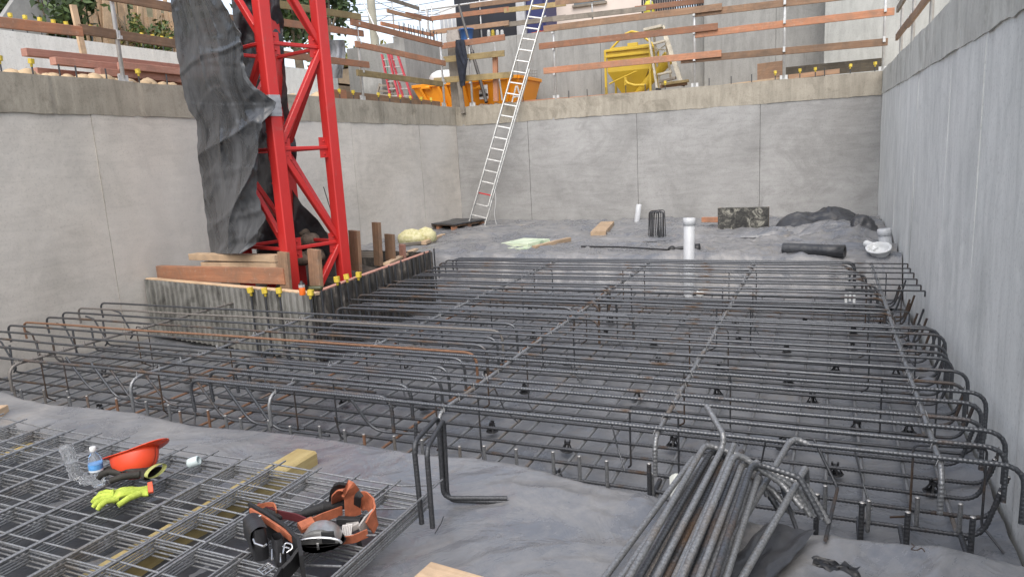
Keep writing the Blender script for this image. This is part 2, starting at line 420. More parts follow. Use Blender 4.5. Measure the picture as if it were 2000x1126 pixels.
def cap_beam(axis, face, back, a, b, z0f, z1f, seed):
    """capping beam: front face with a ragged lower lip, top and underside"""
    n = int((b-a)/.035); mb = MB(); rows = 7
    def P(t, d, z): return (t, d, z) if axis == 'x' else (d, t, z)
    sg = 1 if back > face else -1
    def front(u, v):
        t = a+(b-a)*u; z0 = z0f(t)+.014*fbm((t*2.2, seed, 0), 3)+.010*fbm((t*9, seed, 5), 3)-.014*max(0, noise.noise((t*.9, seed, 4)))
        z1 = z1f(t)+.012*fbm((t*1.4, seed, 7), 4)
        board = .010*((int(t/1.22) % 2)-.5)
        fr = abs(((t+.02*noise.noise((seed, v*3, t*.3)))/1.22+.5) % 1-.5)*1.22
        board += .014*max(0, 1-fr/.03)
        return P(t, face+sg*(board+.008*fbm((t*1.5, v*2, seed), 3)), z0+(z1-z0)*v)
    mb.grid(front, n, rows)
    def top(u, v):
        t = a+(b-a)*u; q = front(u, 1); d0 = q[1] if axis == 'x' else q[0]
        return P(t, d0+(back-d0)*v, q[2]+.012*fbm((t*3, v*2, seed+3), 3)*(v > .01))
    mb.grid(top, n, 4)
    def under(u, v):
        t = a+(b-a)*u; q = front(u, 0); d0 = q[1] if axis == 'x' else q[0]
        return P(t, d0+(back-d0)*v, q[2]+.01*v)
    mb.grid(under, n, 3)
    for t in (a, b):
        z0, z1 = z0f(t), z1f(t); mb.add([P(t, face, z0), P(t, back, z0), P(t, back, z1), P(t, face, z1)], [(0,1,2,3)], False)
    return mb
LJ = [-6, -1.9, .94, 3.75, 6.56, 9.37, 12.19, 14.85, YB]
t = thing('retaining_wall', (XL, 5, PIT), 'warm grey panelled concrete wall behind the red mast', 'retaining wall')
obj('wall', strip_panels('y', XL, XL-.35, LJ, -.6, 2.57), M['conc_l'], t)
obj('capping_beam', cap_beam('y', XL+.014, XL-.35, -6, YB+.35, lambda y: 2.54, lambda y: ZC, 1), M['cap'], t)
BJ = [XL+.001, -6.80, -4.06, -1.34, XR-.001]
t = thing('retaining_wall', (-4, YB, PIT), 'grey panelled concrete end wall behind the tall ladder', 'retaining wall')
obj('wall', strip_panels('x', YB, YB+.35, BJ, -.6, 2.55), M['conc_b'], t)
obj('capping_beam', cap_beam('x', YB-.014, YB+.35, XL+.015, XR-.015, lambda x: 2.52, lambda x: ZC-.01, 2), M['cap'], t)
RJ = [-6, -1, 1.7, 4.45, 6.15, 7.72, 10.3, 12.9, YB]
t = thing('retaining_wall', (XR, 5, PIT), 'blue grey concrete wall with vertical streaks beside the bar ends', 'retaining wall')
obj('wall', strip_panels('y', XR, XR+.35, RJ, -.6, 2.62, .008), M['conc_r'], t)
obj('capping_beam', cap_beam('y', XR-.014, XR+.35, -6, YB+.35, lambda y: 2.54-.0125*(YB-y), lambda y: ZC-.012*(YB-y), 3), M['cap_r'], t)
# ---- polythene sheets
def ledge(x): return 3.42-.20*sstep(-2.0, .2, x)+.12*fbm((x*.6, 2, 2), 3)
def zn(x, y): return 0.*x+(PIT-.09)*sstep(ledge(x), ledge(x)+.36, y)+.05*sstep(-4, -8.5, x)-.055*sstep(-1.3, -.1, x)*sstep(2.2, 3.0, y)
mb = noisy_sheet(-8.78, .99, .2, 4.0, zn, .022, lambda x, y: .066*(.4+.6*sstep(-2.2, -.8, x)+.3*sstep(-3.5, -6, x))*(1-.5*sstep(3.0, 3.5, y)), 3)
tag(obj('plastic_sheet', mb, M['plastic'], at=(-4, 2, 0)), 'creased dark grey polythene under the mesh stack and loose bars', 'plastic sheet')
mb = noisy_sheet(-8.78, .97, 3.55, 10.9, lambda x, y: PIT-.062+.05*sstep(.62, .95, x), .045, lambda x, y: .034+.05*sstep(.6, .9, x), 11)
tag(obj('plastic_sheet', mb, M['plastic_bed'], at=(-4, 7, PIT)), 'dark polythene lining the sunken bed below the reinforcement', 'plastic sheet')
def zb(x, y):
    r = sstep(10.74, 11.10, y+.10*fbm((x*.7, 1, 1), 3))
    hump = .16*math.exp(-((x+.1)/.9)**2-((y-13.4)/.8)**2)+.10*math.exp(-((x-.6)/.5)**2-((y-14.6)/1.2)**2)
    return (PIT-.03)*(1-r)+.01*r+hump
mb = noisy_sheet(-8.77, .99, 10.2, YB-.04, zb, .035, lambda x, y: .10*(.75+.45*sstep(-4, 0, x))*(.3+.7*sstep(10.4, 11, y)), 23)
tag(obj('plastic_sheet', mb, M['plastic'], at=(-4, 14, 0)), 'rumpled polythene covering the raised ground at the ladder foot', 'plastic sheet')
# ---- reinforcement
RB = .0125
ZT, ZBOT = .12, PIT+.09
def wavy(pts):
    out = [pts[0]]; ph = random.random()*90
    for a, b in zip(pts[:-1], pts[1:]):
        a, b = V(a), V(b); L = (b-a).length; k = int(L/.45)
        for i in range(1, k): p = a.lerp(b, i/k); out.append(p+V((0,1,0))*.007*noise.noise((i*.37, ph, 1))+V((1,0,0))*(.007*noise.noise((i*.37, ph, 5)) if abs(b.y-a.y) > 1 else 0)+V((0,0,1))*.007*noise.noise((i*.4, ph, 9)))
        out.append(b)
    return out
def bar_mesh(name, pts, r, n, rib=None, mat='rebar', br=.11, ties=None, tip=False):
    mb = MB(); mb.tube(wavy(bend(pts, br, 5)), r, n, rib)
    for y in ties or ():
        s = random.choice((-1, 1)); q = random.uniform(.015, .03)
        mb.tube([(-.022*s, y-.022, -.008), (-.004*s, y-.003, .043), (.004*s, y+.003, .043), (.022*s, y+.022, -.008)], .0028, 4); mb.tube([(.02*s, y+.02, -.005), (.02*s+q*s, y+.03, q)], .0035, 4)
    if tip:
        p0, p1 = (pts[0], pts[1]) if tip == 1 else (pts[-1], pts[-2]); d = (V(p0)-V(p1)).normalized()
        mb.cur = 1; mb.lathe([(r*1.02, 0), (r*.98, .003), (0, .004)], V(p0), 8, d)
    return mesh_of(name, mb, [M[mat], M['cut']])
def place(name, me, loc, label, cat, group, rotz=0):
    o = bpy.data.objects.new(name, me); COL.objects.link(o); o.location = loc; o.rotation_euler = (0, 0, rotz)
    return tag(o, label, cat, group)
RIB = (.022, .22)
XE = .93
def top_right_pts(xl, xr, legl, legr): return [(xl+.02, 0, -legl), (xl, 0, 0), (xr, 0, 0), (xr, 0, -legr)]
me_front = bar_mesh('bar', top_right_pts(-4.63, XE, .27, .30), RB, 8, RIB)
me_frontplain = bar_mesh('bar', top_right_pts(-4.63, XE, .27, .30), RB, 8)
me_mid = bar_mesh('bar', top_right_pts(-5.12, XE-.02, .22, .27), RB, 6)
me_back = bar_mesh('bar', top_right_pts(-5.2, .72, .2, .25), RB, 6)
G1 = 'long top bars hooked at the right wall'; L1 = 'long ribbed steel bar of the top layer, hooked down beside the right wall'
G2 = 'top bars hooked at the left wall'; L2 = 'steel bar of the top layer, hooked down beside the left wall'
random.seed(3)
for k, y in enumerate((3.94,4.16,4.39,4.61,4.81,5.06,5.30,5.48,5.78,6.0,6.25,6.47,6.69,6.92,7.17,7.40,7.60,7.86,8.08,8.31,8.55,8.78,9.0,9.24,9.48,9.68,9.93,10.12,10.22)):
    if y < 5.1: me = me_front
    elif y < 5.9: me = me_frontplain
    elif y < 7.0: me = me_mid
    else: me = me_back
    o = place('reinforcing_bar', me, (random.uniform(-.06, .05) if k else .0, y, ZT+(random.uniform(-.012, .010) if k else 0)-(.03 if k in (3,6,10,13) else 0)), L1, 'steel bar', G1, random.uniform(-.004, .004) if k else 0)
    if y > 6.4: # starts at the skewed formwork face
        o.location.x += -(y-6.4)*.10
me_left = bar_mesh('bar', top_right_pts(-8.66, -2.70, .20, .26), RB, 8)
me_leftrib = bar_mesh('bar', top_right_pts(-8.66, -2.70, .20, .26), RB, 8, RIB)
me_leftrust = bar_mesh('bar', top_right_pts(-8.66, -2.70, .20, .26), RB, 8, None, 'rebar_rust')
y = 4.02; k = 0
while y < 6.3:
    me = me_leftrib if y < 4.4 else (me_leftrust if k in (5, 8) else me_left)
    place('reinforcing_bar', me, (random.uniform(-.07, .06), y+random.uniform(-.02, .02), ZT-.004+random.uniform(-.012, .012)), L2, 'steel bar', G2, random.uniform(-.004, .004))
    y += .236; k += 1
# second, shorter row ends inside the lap (hooks seen in mid span)
me_lap = bar_mesh('bar', top_right_pts(-5.4, -2.2, .2, .24), RB, 7)
for k in range(8):
    place('reinforcing_bar', me_lap, (random.uniform(-.5, .5), 6.6+.24*k, ZT-.03), 'short lap bar with hooked ends between the formwork and mid bed', 'steel bar', 'short lap bars by the formwork')
# cross bars under the top layer
mats = ['rebar_rust', 'rebar_light', 'rebar_light', 'rebar_light', 'rebar_light', 'rebar_light']
for i, (x, m_) in enumerate(zip((-6.80, -5.22, -3.75, -2.31, -.87, .57), mats)):
    y1 = (6.75, 6.2, 10.2, 10.3, 10.4, 10.3)[i]
    me = bar_mesh('bar', [(0, 3.86, -.24), (0, 3.86, 0), (0, y1, 0)], .014, 8, RIB if i > 2 else None, m_, .13, [q for q in (3.94,4.16,4.39,4.61,4.81,5.06,5.30,5.48,5.78,6.0,6.25,6.47,6.69,6.92,7.17,7.40,7.60,7.86,8.08,8.31,8.55,8.78,9.0,9.24,9.48,9.68,9.93,10.12) if q < y1-.05])
    place('carrier_bar', me, (x, 0, ZT-.027), ('rusty orange cross bar hooked down near the left wall' if i == 0 else 'partly rusty cross bar hooked down near the right wall' if i == 5 else 'steel cross bar carrying the top layer, running away towards the end wall'), 'steel bar', None if i in (0, 5) else 'cross bars under the top layer')
# bottom layer
GB = 'bottom bars turned up at the right wall'
mbr = bar_mesh('bar', [(-5.4, 0, 0), (.90, 0, 0), (.97, 0, .27)], .012, 8, RIB, 'rebar_dark', .12, None, 2)
mbp = bar_mesh('bar', [(-5.4, 0, 0), (.90, 0, 0), (.97, 0, .27)], .012, 6, None, 'rebar_dark', .12)
mbl = bar_mesh('bar', [(-8.62, .05, .30), (-8.55, 0, 0), (-3.9, 0, 0), (-4.2, .04, .26)][:3], .012, 6, None, 'rebar_dark', .12)
y = 4.16; k = 0
while y < 10.4:
    place('bottom_bar', mbr if y < 5.2 else mbp, (random.uniform(-.1, .06), y+random.uniform(-.03, .03), ZBOT), 'dark bottom layer bar with its end turned up at the right wall', 'steel bar', GB, random.uniform(-.006, .006))
    if y < 6.3: place('bottom_bar', mbl, (random.uniform(-.05, .1), y+.05, ZBOT-.01), 'dark bottom layer bar with its end turned up at the left wall', 'steel bar', 'bottom bars turned up at the left wall')
    y += .238
mc = bar_mesh('bar', [(0, 4.13, .20), (0, 4.13, 0), (0, 10.45, 0)], .0125, 7, None, 'rebar_light', .05, None, 1)
mcr = bar_mesh('bar', [(0, 4.13, .20), (0, 4.13, 0), (0, 10.45, 0)], .0115, 7, None, 'rebar_rust', .05, None, 1)
mcl = bar_mesh('bar', [(0, 4.13, .20), (0, 4.13, 0), (0, 6.15, 0)], .0125, 7, None, 'rebar_light', .05, None, 1)
mclr = bar_mesh('bar', [(0, 4.13, .20), (0, 4.13, 0), (0, 6.15, 0)], .0115, 7, None, 'rebar_rust', .05, None, 1)
x = -8.5; k = 0
while x < .85:
    long_ = x > -4.95; rusty = random.random() < (.12 if x > -4 else .4)
    me = (mcr if rusty else mc) if long_ else (mclr if rusty else mcl)
    place('bottom_cross_bar', me, (x+random.uniform(-.03, .03), random.uniform(-.06, .08), ZBOT-.024), 'bottom cross bar with a short stub turned up at the near edge of the bed', 'steel bar', 'bottom cross bars with upturned stubs', random.uniform(-.012, .012))
    x += .236; k += 1
# taller stubs along the near edge on the right
ms = bar_mesh('bar', [(0, .3, 0), (0, 0, 0), (0, 0, .25)], .0135, 8, RIB, 'rebar_dark', .05, None, 2)
for x, y in ((-.62, 4.02), (.0, 3.93), (.22, 3.9), (.43, 3.86), (.72, 3.9), (-.95, 4.05)):
    place('starter_bar', ms, (x, y, ZBOT), 'dark ribbed starter bar standing at the near edge of the bed', 'steel bar', 'starter bars at the near edge')
# curved bars leaning up out of the bottom layer on the left
mcv = bar_mesh('bar', [(.55, .05, 0), (0, 0, 0), (-.22, -.05, .36)], .012, 7, None, 'rebar', .2)
for x, y in ((-6.3, 4.5), (-6.0, 4.45), (-5.6, 4.5), (-4.75, 4.35), (-4.45, 4.35), (-4.15, 4.3), (-6.8, 4.6), (-3.3, 4.5)):
    place('bent_bar', mcv, (x, y, ZBOT+.02), 'bent bar curving up out of the bottom layer at the left', 'steel bar', 'curved bars in the left of the bed', random.uniform(-.1, .1))
# thin bent-wire trestles that hold the top layer up
mt = MB(); mt.tube(bend([(-.25, .12, -.5), (-.17, .0, -.42), (-.17, 0, 0), (.17, 0, .02), (.17, 0, -.42), (.25, -.12, -.5)], .03, 4), .0065, 6)
me = mesh_of('wire', mt, M['rebar_dark'])
for x in (-6.80, -5.22, -3.75, -2.31, -.87, .57):
    y = 4.25
    while y < (6.0 if x < -5 else 10.2):
        place('wire_trestle', me, (x+random.uniform(-.12, .12), y+random.uniform(-.1, .1), ZT-.045), 'thin bent steel trestle propping up the top layer', 'bar support', 'bent steel trestles under the top layer', random.uniform(-.35, .35))
        y += 1.05
# black plastic chairs under the bottom layer
mbk = MB(); mbk.lathe([(.055, 0), (.058, .006), (.05, .012), (.03, .012), (.03, .0)], n=14)
for a in range(4):
    q = a*pi/2+.4; mbk.beam((.05*cos(q), .05*sin(q), 0), (.016*cos(q), .016*sin(q), .085), .016, .010)
mbk.box((0, 0, .085), (.045, .045, .02)); mbk.box((0, .02, .105), (.03, .012, .03)); mbk.box((0, -.02, .105), (.03, .012, .03))
me = mesh_of('chair', mbk, M['black'])
for x in (-7.6, -6.4, -5.2, -4.0, -3.25, -2.45, -1.65, -.95, -.2, .25, .7):
    y = 4.1
    while y < (6.0 if x < -5 else 9.9):
        o = place('bar_chair', me, (x+random.uniform(-.16, .16), y+random.uniform(-.3, .3), PIT+.01), 'small black plastic chair holding the bottom bars off the sheet', 'bar support', 'black plastic bar chairs', random.uniform(0, 3)); o.scale = (.9, .9, .72); o.rotation_euler.x = random.uniform(-.15, .15)
        y += .98
# tie wires and stirrup pieces leaning in the near part of the bed
mtw = MB(); mtw.tube(bend([(0, 0, 0), (.10, .02, .12), (.16, .05, .30)], .05), .006, 5); me = mesh_of('wire', mtw, M['rebar'])
for p in ((.30, 4.35, -.42), (.75, 4.2, -.45), (-1.2, 4.4, -.4), (-3.35, 4.25, -.42), (-.35, 4.6, -.4), (-2.2, 4.9, -.35), (-2.0, 6.0, -.4)):
    place('bar_offcut', me, p, 'thin offcut of bar leaning inside the bed', 'steel offcut', 'thin bar offcuts', random.uniform(0, 6))
# wall starters with square ends high on the right wall
mst = bar_mesh('bar', [(-.75, 0, 0), (0, 0, 0), (0, 0, -.06)], .009, 6, None, 'rebar_dark', .01)
for p in ((1773, 515), (1778, 524), (1785, 533), (1791, 545), (1799, 557), (1807, 568)):
    q = gx(*p, .97); place('wall_starter', mst, (q.x, q.y, q.z), 'thin straight bar with bent tip reaching the right wall at the far end', 'steel bar', 'thin bars reaching the right wall')
# legs of bars bent out of the left wall
msl = bar_mesh('bar', [(.25, 0, -.05), (.30, 0, .0), (.12, .02, .30), (.02, 0, .34)], .011, 6, None, 'rebar_dark', .05)
for k in range(6):
    place('wall_starter', msl, (-8.72, 4.45+.38*k, -.35), 'dark bar bent out of the left wall below the top layer', 'steel bar', 'bars bent out of the left wall', random.uniform(-.2, .2))
random.seed(21)
# ------------------------------------------------------------------ formwork round the crane base
F0, F1, F2 = V((-8.74, 6.93, 0)), V((-5.32, 6.36, 0)), V((-5.70, 9.75, 0))
t_ = NT('form_sheet'); vv = t_.coord((1, 1, .7))
k_ = t_.ramp(t_.noise(vv, 3.2, 7, .72, .8), [(.33, (.10,.097,.088)), (.48, (.25,.245,.225)), (.70, (.38,.375,.35))])
t_.col(k_); t_.rough(.6); t_.b.inputs['Metallic'].default_value = .35; t_.bump(t_.noise(t_.coord(), 50, 4), .2, .004); M['form'] = t_.m
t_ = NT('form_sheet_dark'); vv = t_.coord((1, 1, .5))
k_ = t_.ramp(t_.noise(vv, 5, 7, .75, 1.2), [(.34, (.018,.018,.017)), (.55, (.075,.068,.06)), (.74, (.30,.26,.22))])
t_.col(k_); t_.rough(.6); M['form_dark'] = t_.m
def corrug(a, b, z0, z1, pitch, outn):
    mb = MB(); d = (b-a); L = d.length; d.normalize(); n = int(L/pitch); prof = []
    for i in range(n+1):
        x = i*pitch
        for dx, h in ((0, 0), (pitch*.54, 0), (pitch*.60, .034), (pitch*.84, .034), (pitch*.86, 0)):
            if x+dx <= L: prof.append((x+dx, h))
    for i in range(len(prof)-1):
        p = [a+d*prof[i][0]+outn*prof[i][1], a+d*prof[i+1][0]+outn*prof[i+1][1]]
        mb.add([p[0]+V((0,0,z0)), p[1]+V((0,0,z0)), p[1]+V((0,0,z1)), p[0]+V((0,0,z1))], [(0,1,2,3)], False)
    inn = -outn*.03
    q = [a+inn, b+inn]
    mb.add([q[0]+V((0,0,z0)), q[1]+V((0,0,z0)), q[1]+V((0,0,z1)), q[0]+V((0,0,z1))], [(3,2,1,0)], False)
    return mb
n01 = V((F1-F0).normalized().cross(V((0,0,1)))); n12 = V((F2-F1).normalized().cross(V((0,0,1))))
t = thing('formwork', (F1.x, F1.y, PIT), 'ribbed metal formwork box around the foot of the red mast', 'formwork')
obj('sheet', corrug(F0, F1, PIT, .30, .115, n01), M['form'], t)
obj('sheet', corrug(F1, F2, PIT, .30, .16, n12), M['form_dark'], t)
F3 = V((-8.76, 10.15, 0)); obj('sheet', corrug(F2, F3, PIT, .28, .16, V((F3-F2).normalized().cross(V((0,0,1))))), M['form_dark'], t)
plank('top_plate', F0-n01*.07+V((0,0,.292)), F1-n01*.07+V((0,0,.292)), .085, .03, M['wood_pale'], None, None, parent=t)
plank('top_plate', F1-n12*.06+V((0,.06,.292)), F2-n12*.06+V((0,0,.292)), .07, .03, M['wood_salmon'], None, None, parent=t)
# yellow caps
mcap = MB(); mcap.lathe([(.012,-.045),(.016,-.04),(.017,0)], n=10)
mcap.beam((0,0,-.002), (0,0,.062), .062, .062, (0,1,0), .01)
me_cap = mesh_of('cap', mcap, M['yellow_cap'])
CAPG = 'yellow caps on the starter bars'
def cap_at(p, sc=1., label=None, grp=None):
    o = bpy.data.objects.new('rebar_cap', me_cap); COL.objects.link(o); o.location = p; o.scale = (sc,)*3
    o.rotation_euler = (random.uniform(-.12,.12), random.uniform(-.12,.12), random.uniform(0, .6))
    tag(o, label, 'bar cap', grp)
me_st = bar_mesh('bar', [(0,0,0),(0,0,.80)], .012, 7, None, 'rebar_dark')
for i, s in enumerate((.03,.09,.15,.20,.26,.31,.36,.42,.47,.53,.58,.64,.70,.76,.82,.88,.94,.99)):
    p = F1.lerp(F2, s)+n12*.045
    o = place('starter_bar', me_st, (p.x, p.y, PIT+.02), 'dark upright bar against the long dark side of the formwork', 'steel bar', 'upright bars along the formwork')
    o.scale.z = random.uniform(.98, 1.04)
def on_plane(px, py, a, n):
    d = ray(px, py); s = (a-O).dot(n)/d.dot(n); return O+d*s
LC = 'yellow square cap on a bar along the top of the formwork'
for p in ((489,566),(517,567),(545,567),(606,571)):
    q = on_plane(*p, F0+n01*.045, n01); cap_at(q-V((0,0,.03)), 1., LC, 'caps along the formwork')
    o = place('starter_bar', me_st, (q.x, q.y, q.z-.82), 'upright bar with a yellow cap against the grey front of the formwork', 'steel bar', 'capped bars at the formwork front')
for p in ((658,545),(677,540),(700,536)):
    q = on_plane(*p, F1+n12*.045, n12); cap_at(q-V((0,0,.03)), 1., LC, 'caps along the formwork')
for p in ((821,498),(836,498)):
    q = gy(*p, 9.9); cap_at(q-V((0,0,.03)), 1.1, 'yellow cap on a bar at the far corner of the formwork', 'caps at the far formwork corner')
    place('starter_bar', me_st, (q.x, q.y, q.z-.82), 'upright bar with yellow cap at the far formwork corner', 'steel bar', 'capped bars at the far formwork corner')
# rough ground and dark pit inside the formwork
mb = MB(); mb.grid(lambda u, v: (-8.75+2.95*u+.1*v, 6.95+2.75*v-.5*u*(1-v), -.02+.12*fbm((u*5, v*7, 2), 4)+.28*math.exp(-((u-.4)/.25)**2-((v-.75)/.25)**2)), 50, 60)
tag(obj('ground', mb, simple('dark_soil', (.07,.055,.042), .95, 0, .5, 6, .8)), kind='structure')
# ---- mast
A, B = V((-6.17, 7.0, 0)), V((-5.96, 7.8, 0)); ab = B-A; ac = V((-ab.y, ab.x, 0))*1.24; C, D = A+ac, B+ac
ex, ey = -ac.normalized(), ab.normalized()
R = Matrix((ex, ey, V((0,0,1)))).transposed()
t = thing('tower_mast', (A.x, A.y, -.3), 'tall red steel lattice mast rising out of the formwork', 'crane mast')
def sbeam(name, p0, p1, w, parent=t): mb = MB(); mb.beam(p0, p1, w, w, ex if abs((p1-p0).normalized().dot(ex)) < .9 else ey, .008); return obj(name, mb, M['red'], parent)
for P in (A, B, C, D):
    mb = MB(); mb.beam(P+V((0,0,-.3)), P+V((0,0,6.4)), .152, .152, ey, .012)
    if P is A:
        for z in [x*.31-.0 for x in range(1, 18)]:
            q = P-ex*.077+ey*(-.05)+V((0,0,z)); mb.lathe([(.014,0),(.014,.03),(.0,.03)], q, 8, -ex)
    c = obj('chord', mb, M['red'], t)
    # splice collar plates
Z = [.72, 1.96, 3.21, 4.46, 5.70]
for z in Z:
    for P, Q in ((A,B),(A,C),(C,D),(B,D)):
        u = (Q-P).normalized(); sbeam('strut', P+u*.08+V((0,0,z)), Q-u*.08+V((0,0,z)), .046)
def diag(P, z0, Q, z1):
    u = (Q-P).normalized(); sbeam('brace', P+u*.05+V((0,0,z0)), Q-u*.05+V((0,0,z1)), .074)
zz = [-.35]+Z
for i in range(len(zz)-1):
    lo, hi = zz[i]+.05, zz[i+1]-.05
    for P, Q, par in ((A,B,1),(C,D,1),(A,C,0),(B,D,1)):
        if (P is A and Q is C):
            if i % 2 == 1: diag(A, lo, C, hi)
            else: diag(C, lo, A, hi) if i else diag(C, lo, A, hi)
        elif (P is B):   # B-D
            if i % 2 == 0: diag(D, lo, B, hi)
            else: diag(B, lo, D, hi)
        else:
            if i % 2 == 0: diag(P, lo, Q, hi)
            else: diag(Q, lo, P, hi)
for z in Z:
    for P, u in ((A, ey), (B, -ey), (A, ex*-1), (C, ex)):
        nrm = V((u.y, -u.x, 0)); nrm = nrm if nrm.dot(V((0,-1,0))+ex*.8) > 0 else -nrm
        mb = MB(); q = P+u*.13+V((0,0,z)); mb.beam(q-V((0,0,.13)), q+V((0,0,.13)), .13, .012, nrm, .002)
        for dz in (-.08, 0, .08): mb.lathe([(.012,0),(.012,.012),(.0,.013)], q+nrm*.006+V((0,0,dz)), 6, nrm)
        obj('gusset_plate', mb, M['red'], t)
# grey tape round the chord, holding the tarpaulin
q = gy(537, 207, 6.98)
mb = MB()
for j in range(7):
    mb.beam(V((A.x, A.y, q.z-.12+.035*j)), V((A.x, A.y, q.z-.08+.035*j)), .164+.006*(j % 2), .164+.004*((j*3) % 2), ey+V((0,0,.0))+ex*random.uniform(-.02,.02), .012)
tag(obj('tape', mb, simple('duct_tape', (.36,.36,.37), .35, .3, .2, 12), at=(A.x, A.y, q.z-.1)), 'grey tape wound round the near chord of the red mast', 'tape')
# ---- tarpaulin hung on the mast
def curve(tab, y):
    for (a, b) in zip(tab[:-1], tab[1:]):
        if y <= b[1]: s = (y-a[1])/(b[1]-a[1]); return a[0]+(b[0]-a[0])*max(0, s)
    return tab[-1][0]
LT = [(326,-60),(333,0),(343,90),(356,170),(368,215),(384,235),(386,300),(397,380),(404,440),(411,495)]
RTc = [(418,-60),(432,0),(455,40),(472,70),(475,110),(482,150),(500,172),(540,200),(538,211),(512,240),(505,270),(504,300),(503,330),(501,372),(512,410),(520,425),(504,450),(500,475),(470,497)]
def tarp_fn(u, v):
    y = -60+555*v; xl, xr = curve(LT, y), curve(RTc, y)
    xl += 2.5*noise.noise((0, y*.05, 1)); xr += 3.5*noise.noise((3, y*.07, 1))
    x = xl+(xr-xl)*u
    dpt = 6.70+.50*(1-u)**1.5
    # long soft folds hang from the top; below the tie they fan out from the tied point
    px, py = 540, 204
    ang = math.atan2(y-py, px-x); rad = sqrt((y-py)**2+(px-x)**2)
    g = max(0, min(1, (y-190)/90))
    w1 = abs(sin(ang*5.2+.9*noise.noise((x*.008, y*.006, 4))))**.7
    f1 = .15*(w1-.5)*min(1, rad/110)*g
    up = max(0, min(1, (230-y)/120))
    f2 = up*(.045*sin(u*6.0+.9*noise.noise((u*1.5, y*.004, 2)))+.045*(abs(sin(u*9.5+1.2*noise.noise((u*2, y*.005, 7))+y*.002))**.6-.5)+.02*noise.noise((u*7, y*.01, 6)))
    low = max(0, min(1, (y-300)/110)); f3 = low*.06*(abs(sin((x*.8+(y-330)*.62)*.045+.6+.5*noise.noise((x*.01, y*.01, 9))))**.6-.5)
    nz = .012*fbm((x*.016, y*.010, 8), 2)+.012*ridge((x*.03, y*.012, 5), 2)+.03*max(0, 1-abs(noise.noise((x*.012+y*.006, y*.009-x*.004, 3)))*8)
    pinch = .16*math.exp(-((x-px)**2+(y-py)**2)/2200.)
    d = dpt+f1+f2+f3-nz+pinch
    return gy(x, y, d)
mb = MB(); mb.grid(tarp_fn, 90, 220)
t2 = thing('tarpaulin', gy(440, 480, 7.2), 'torn dusty black plastic hanging over the left of the mast', 'tarpaulin')
obj('sheet', mb, M['tarp'], t2)
BR = [(541,-60),(548,20),(556,42),(552,60),(556,120),(562,200),(570,250),(578,280),(580,300),(577,330),(566,362),(590,400),(620,428),(648,470),(655,500)]
def back_fn(u, v):
    y = -60+560*v; xr = curve(BR, y)+2*noise.noise((7, y*.06, 1)); xl = 452+.1*y
    x = xl+(xr-xl)*u
    return gy(x, y, 8.02+.10*fbm((x*.02, y*.012, 3), 4)+.06*sin(x*.09+y*.02)+.02*ridge((x*.03,y*.02,1),2))
mb = MB(); mb.grid(back_fn, 40, 120); obj('back_sheet', mb, M['plastic_dark'], t2)
# ---- timber lying on and standing round the formwork
G = V((0,0,0))
a, b = gy(312, 532, 7.12), gy(560, 538, 6.72)
plank('timber_beam', a, b, .09, .20, M['wood_red'], 'long red stained beam lying along the front of the formwork', 'timber')
a, b = gy(400, 516, 7.08), gy(546, 519, 6.82); plank('timber_board', a, b, .12, .085, M['wood_pale'], 'short pale board under the top one on the red beam', 'timber')
a, b = gy(378, 500, 7.12), gy(546, 504, 6.84); plank('timber_board', a, b, .15, .085, M['wood_pale'], 'pale board topmost of the stack beside the mast', 'timber')
def upright(px, yb, yt, w, Y, mat, label, th=.045, nrm=n12, name='upright_board'):
    a = gy(px, yb, Y); b = gy(px, yt, Y); a.z = min(a.z, .24); b.x, b.y = a.x+(b.x-a.x)*.4, a.y
    return plank(name, a, V((b.x, b.y, b.z)), w, th, M[mat], label, 'timber', up=nrm)
upright(558, 552, 492, .17, 6.72, 'wood_brown', 'brown board end standing against the near red chord', .05, n01)
upright(617, 546, 487, .22, 7.1, 'wood_brown', 'wide brown board standing between the two red chords', .06, V((-.3,-1,0)))
upright(696, 520, 450, .20, 8.25, 'wood_brown', 'wide brown board standing right beside the far red chord', .06, V((-.3,-1,0)))
upright(739, 510, 434, .145, 8.7, 'wood_brown', 'tallest narrow board standing at the formwork edge', .06, V((-.3,-1,0)))
upright(763, 508, 457, .19, 9.0, 'wood_brown', 'board standing just behind the tallest narrow board', .05, V((-.3,-1,0)))
upright(787, 500, 477, .11, 9.4, 'wood_salmon', 'short board end standing at the far formwork corner', .05, V((-.3,-1,0)))
a, b = gy(705, 497, 8.6), gy(735, 497, 8.75); plank('timber_board', a, b, .05, .09, M['wood_grey'], 'grey crosspiece between the upright boards by the mast', 'timber')
mb = MB(); c = gy(636, 485, 8.35); mb.beam(c+V((-.14,0,-.22)), c+V((.17,.05,-.22)), .25, .34, (0,0,1), .01)
tag(obj('concrete_block', mb, M['conc_u'], at=c), 'pale grey block inside the mast base', 'block')
